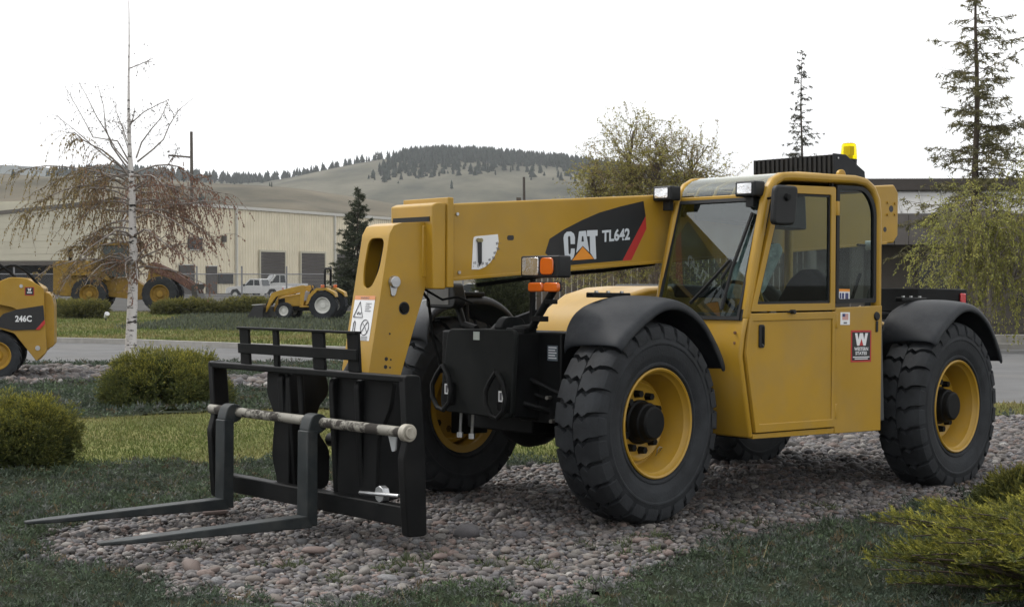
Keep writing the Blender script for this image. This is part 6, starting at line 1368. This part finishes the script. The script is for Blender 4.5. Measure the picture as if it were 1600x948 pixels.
# --- juniper shrubs
def shrub(name, label, loc, rx, ry, h, n, spray, seed, tip=(0.165, 0.160, 0.028), base=(0.060, 0.072, 0.022), flat_=0.5, rough=0.18, group=None, k=9, spread=0.0, clumps=170):
    rs = np.random.RandomState(seed); t = thing(name, label, 'shrub', loc, 0, group)
    stems = []
    for i in range(14):
        a = rs.uniform(0, 6.283); stems.append((np.array([(0.03 * math.cos(a), 0.03 * math.sin(a), -0.02), (rx * 0.3 * math.cos(a), ry * 0.3 * math.sin(a), h * 0.35), (rx * 0.62 * math.cos(a), ry * 0.62 * math.sin(a), h * rs.uniform(0.4, 0.7))]), np.array([0.022, 0.014, 0.005])))
    tubes_mesh('stems', stems, CONB, t, 5)
    m0 = clumps; u = rs.uniform(0, 6.283, m0); v = np.arccos(rs.uniform(-0.12, 1.0, m0)); shell = 1 - np.abs(rs.normal(0, 0.09, m0))
    lump = 1 + rough * vnoise(np.cos(u) * 3 + seed, np.sin(u) * 3 + v * 2.5, seed)
    d0 = np.c_[np.cos(u) * np.sin(v), np.sin(u) * np.sin(v), np.cos(v)]
    se = np.sign(d0) * np.abs(d0) ** np.array([0.85, 0.85, flat_ + 0.25])            # a squarer, flatter top than an ellipsoid
    cp = se * np.array([rx, ry, h]) * (shell * lump)[:, None]
    cn = unit(d0 * np.array([1, 1, 0.7]) + np.array([0, 0, 0.25])); cr = 1.25 * (rx * ry * h) ** (1 / 3) * math.sqrt(6.0 / m0) * rs.uniform(0.6, 1.35, m0)
    ci = rs.randint(0, m0, n); w_ = unit(cn[ci] * 0.75 + rs.normal(0, 0.62, (n, 3))); P = cp[ci] * 0.93 + w_ * (cr[ci] * rs.uniform(0.35, 1.0, n))[:, None] - cn[ci] * (cr[ci] * 0.35)[:, None]
    P[:, 2] = np.maximum(P[:, 2], 0.01); d = d0[ci]; D = unit(w_ + np.array([0, 0, 0.30 + spread]) + rs.normal(0, 0.3, (n, 3)))
    L = spray * rs.uniform(0.55, 1.35, n)
    tone = rs.uniform(0.65, 1.35, (n, 1)); gold = np.clip(0.05 + 0.95 * d[:, 2:3] + rs.normal(0, 0.12, m0)[ci][:, None] + rs.normal(0, 0.2, (n, 1)), 0, 1)   # new golden growth sits on the outer upper shoots
    # each spray: stem of leaflets left and right, base colour to tip colour
    q = (np.arange(k) + 0.5) / k; side = np.where(np.arange(k) % 2 == 0, 1.0, -1.0)
    S = unit(np.cross(D, rs.normal(0, 1, (n, 3))))
    A = P[:, None] + D[:, None] * (q[None, :, None] * L[:, None, None] * 0.8)
    ld = unit(D[:, None] * 0.9 + S[:, None] * (side * (0.9 - 0.6 * q))[None, :, None] + rs.normal(0, 0.22, (n, k, 3)))
    ll = (L[:, None] * (0.42 - 0.18 * q)[None])[..., None]; wv = unit(np.cross(ld, rs.normal(0, 1, (n, k, 3)))) * (spray * 0.055)
    V = np.stack([A - wv, A + wv, A + ld * ll], 2).reshape(-1, 3, 3)
    mixq = (q[None, :, None] ** 1.2) * gold[:, None]
    c = (np.array(base)[None, None] * (1 - mixq) + np.array(tip)[None, None] * mixq) * tone[:, None]
    c = c.reshape(-1, 3)
    # inner mass of short shoots that closes the view into the shrub
    m_ = n // 2; u2 = rs.uniform(0, 6.283, m_); v2 = np.arccos(rs.uniform(-0.1, 1, m_)); dd = np.c_[np.cos(u2) * np.sin(v2), np.sin(u2) * np.sin(v2), np.cos(v2)]
    Pi = dd * np.array([rx, ry, h]) * rs.uniform(0.45, 0.82, (m_, 1)); Pi[:, 2] = np.maximum(Pi[:, 2], 0.0); lv = leaves(Pi, dd, np.full(m_, spray * 1.5), rs, 0.6)
    V2 = np.concatenate([lv[:, [0, 1, 2]], lv[:, [0, 2, 3]]]); c2 = np.array(base)[None] * rs.uniform(0.6, 1.2, (len(V2), 1))
    soup('foliage', np.concatenate([V, V2]), np.concatenate([c, c2]), NEEDLE, t)
    return t
JG = 'clipped golden junipers'
shrub('juniper_shrub', 'large rounded golden juniper between the compact loader and the forks', (-4.42, 20.2, 0), 0.86, 0.80, 0.70, 20000, 0.062, 51, rough=0.14, clumps=260, tip=(0.35, 0.32, 0.052), base=(0.062, 0.078, 0.025))
shrub('juniper_shrub', 'rounded juniper cut by the left edge of the lawn', (-4.10, 13.35, 0), 0.44, 0.44, 0.63, 14000, 0.045, 52, flat_=0.35, clumps=240, tip=(0.35, 0.32, 0.052), base=(0.062, 0.078, 0.025))
def spreading_juniper(label, loc, rx, h, nb, spray, seed, tip, base):
    """layered arching branches that carry feathery sprays"""
    rs = np.random.RandomState(seed); t = thing('juniper_shrub', label, 'shrub', loc)
    stems = []; Ps = []; Ds = []; Gs = []
    for i in range(nb):
        az = rs.uniform(0, 6.283); L = rx * rs.uniform(0.45, 1.12); hz = h * rs.uniform(0.25, 1.1) * (1.05 - 0.35 * L / rx)
        q = np.linspace(0, 1, 7); wob = np.cumsum(rs.normal(0, 0.05, 7)) * L
        C = np.c_[np.cos(az) * L * q - np.sin(az) * wob, np.sin(az) * L * q + np.cos(az) * wob, hz * np.sin(np.minimum(q * 1.25, 1.0) * math.pi / 2) + 0.03 * q ** 3]
        stems.append((C, np.linspace(0.012, 0.003, 7)))
        n = int(62 * L / rx * rs.uniform(0.8, 1.2)); tt = rs.uniform(0.22, 1.0, n); P = along(C, tt); d0 = np.array([math.cos(az), math.sin(az), 0.12]); sd = np.array([-math.sin(az), math.cos(az), 0])
        side = rs.choice([-1, 1], n)[:, None]; D = unit(d0 * rs.uniform(0.5, 1.1, (n, 1)) + sd * side * rs.uniform(0.2, 1.0, (n, 1)) + np.array([0, 0, 1.0]) * np.abs(rs.normal(0.5, 0.35, (n, 1))))
        Ps.append(P); Ds.append(D); Gs.append(np.clip(0.15 + 0.75 * tt * (hz / h) + rs.normal(0, 0.2, n), 0, 1))
    P, D, G = np.concatenate(Ps), np.concatenate(Ds), np.concatenate(Gs)[:, None]; n = len(P); k = 15
    L = spray * rs.uniform(0.6, 1.4, n); q = (np.arange(k) + 0.5) / k; side = np.where(np.arange(k) % 2 == 0, 1.0, -1.0)
    S = unit(np.cross(D, rs.normal(0, 1, (n, 3)) * 0.5 + np.array([0, 0, 1.0])))
    A = P[:, None] + D[:, None] * (q[None, :, None] * L[:, None, None] * 0.85)
    ld = unit(D[:, None] * 0.85 + S[:, None] * (side * (0.95 - 0.55 * q))[None, :, None] + rs.normal(0, 0.2, (n, k, 3))); ll = (L[:, None] * (0.40 - 0.2 * q)[None])[..., None]
    wv = unit(np.cross(ld, rs.normal(0, 1, (n, k, 3)))) * (spray * 0.030)
    V = np.stack([A - wv, A + wv, A + ld * ll], 2).reshape(-1, 3, 3); mx_ = (q[None, :, None]) * G[:, None]
    c = ((np.array(base) * (1 - mx_) + np.array(tip) * mx_) * rs.uniform(0.7, 1.3, (n, 1, 1))).reshape(-1, 3)
    tubes_mesh('stems', stems, CONB, t, 5); soup('foliage', V, c, NEEDLE, t)
spreading_juniper('spreading golden juniper in the bottom right corner', (2.86, 7.85, 0), 0.98, 0.46, 330, 0.082, 53, (0.34, 0.31, 0.045), (0.052, 0.068, 0.019))
shrub('juniper_shrub', 'small juniper tuft behind the corner shrub at the right edge', (3.72, 10.9, 0), 0.42, 0.35, 0.26, 4500, 0.10, 54, tip=(0.20, 0.18, 0.03), rough=0.3)
for i, (x, y, rx, h, lab) in enumerate(((-15.0, 73, 1.75, 0.66, 'low golden hedge juniper right of the wheel loader'), (-12.2, 73.5, 1.45, 0.70, 'low golden hedge juniper just left of the tractor bucket'), (-17.9, 66, 0.95, 0.70, 'dark low juniper beside the tail of the compact loader'),
                                        (-19.3, 67, 0.9, 0.7, 'dark low juniper half hidden behind the compact loader'))):
    shrub('juniper_shrub', lab, (x, y, 0), rx, 0.8, h, 2800, 0.20, 60 + i, base=(0.08, 0.085, 0.030), tip=(0.24, 0.215, 0.045), flat_=0.2, group=JG)
shrub('evergreen_shrub', 'dark green shrub glimpsed under the boom left of the slat screen', (-0.35, 47, 0), 0.95, 0.8, 1.9, 3500, 0.22, 71, tip=(0.060, 0.070, 0.025), base=(0.035, 0.042, 0.020))
shrub('evergreen_shrub', 'low dark shrub seen just above the front frame plate', (-1.9, 50, 0), 0.9, 0.7, 0.9, 2200, 0.22, 72, tip=(0.09, 0.09, 0.03), base=(0.045, 0.05, 0.022))
# little garden spotlight on the far lawn
gl = thing('garden_light', 'tiny pale garden spotlight on the far lawn beside the birch', 'light', (-15.9, 62.0, 0))
MB().cyl((0, 0, 0), (0, 0, 0.16), 0.03, None, 8).build('spike', DPL, gl); MB().cyl((-0.02, 0.03, 0.16), (0.08, -0.10, 0.30), 0.07, 0.10, 12).build('lamp_head', mat('pale_lamp', (0.5, 0.5, 0.52), 0.4), gl)
# ------------------------------------------------------------------ air
hz = bpy.data.materials.new('thin_haze'); hz.use_nodes = True
n_, l_ = hz.node_tree.nodes, hz.node_tree.links
n_.remove(n_['Principled BSDF'])
pv = n_.new('ShaderNodeVolumePrincipled'); pv.inputs['Color'].default_value = (0.92, 0.96, 1.0, 1); pv.inputs['Density'].default_value = 0.00011; pv.inputs['Anisotropy'].default_value = 0.2
l_.new(pv.outputs[0], n_['Material Output'].inputs['Volume'])
tag(MB().box((-6100, -500, -1.2), (6100, 6800, 460)).build('haze', hz, smooth=0), 'thin pale haze over the hills', kind='stuff')
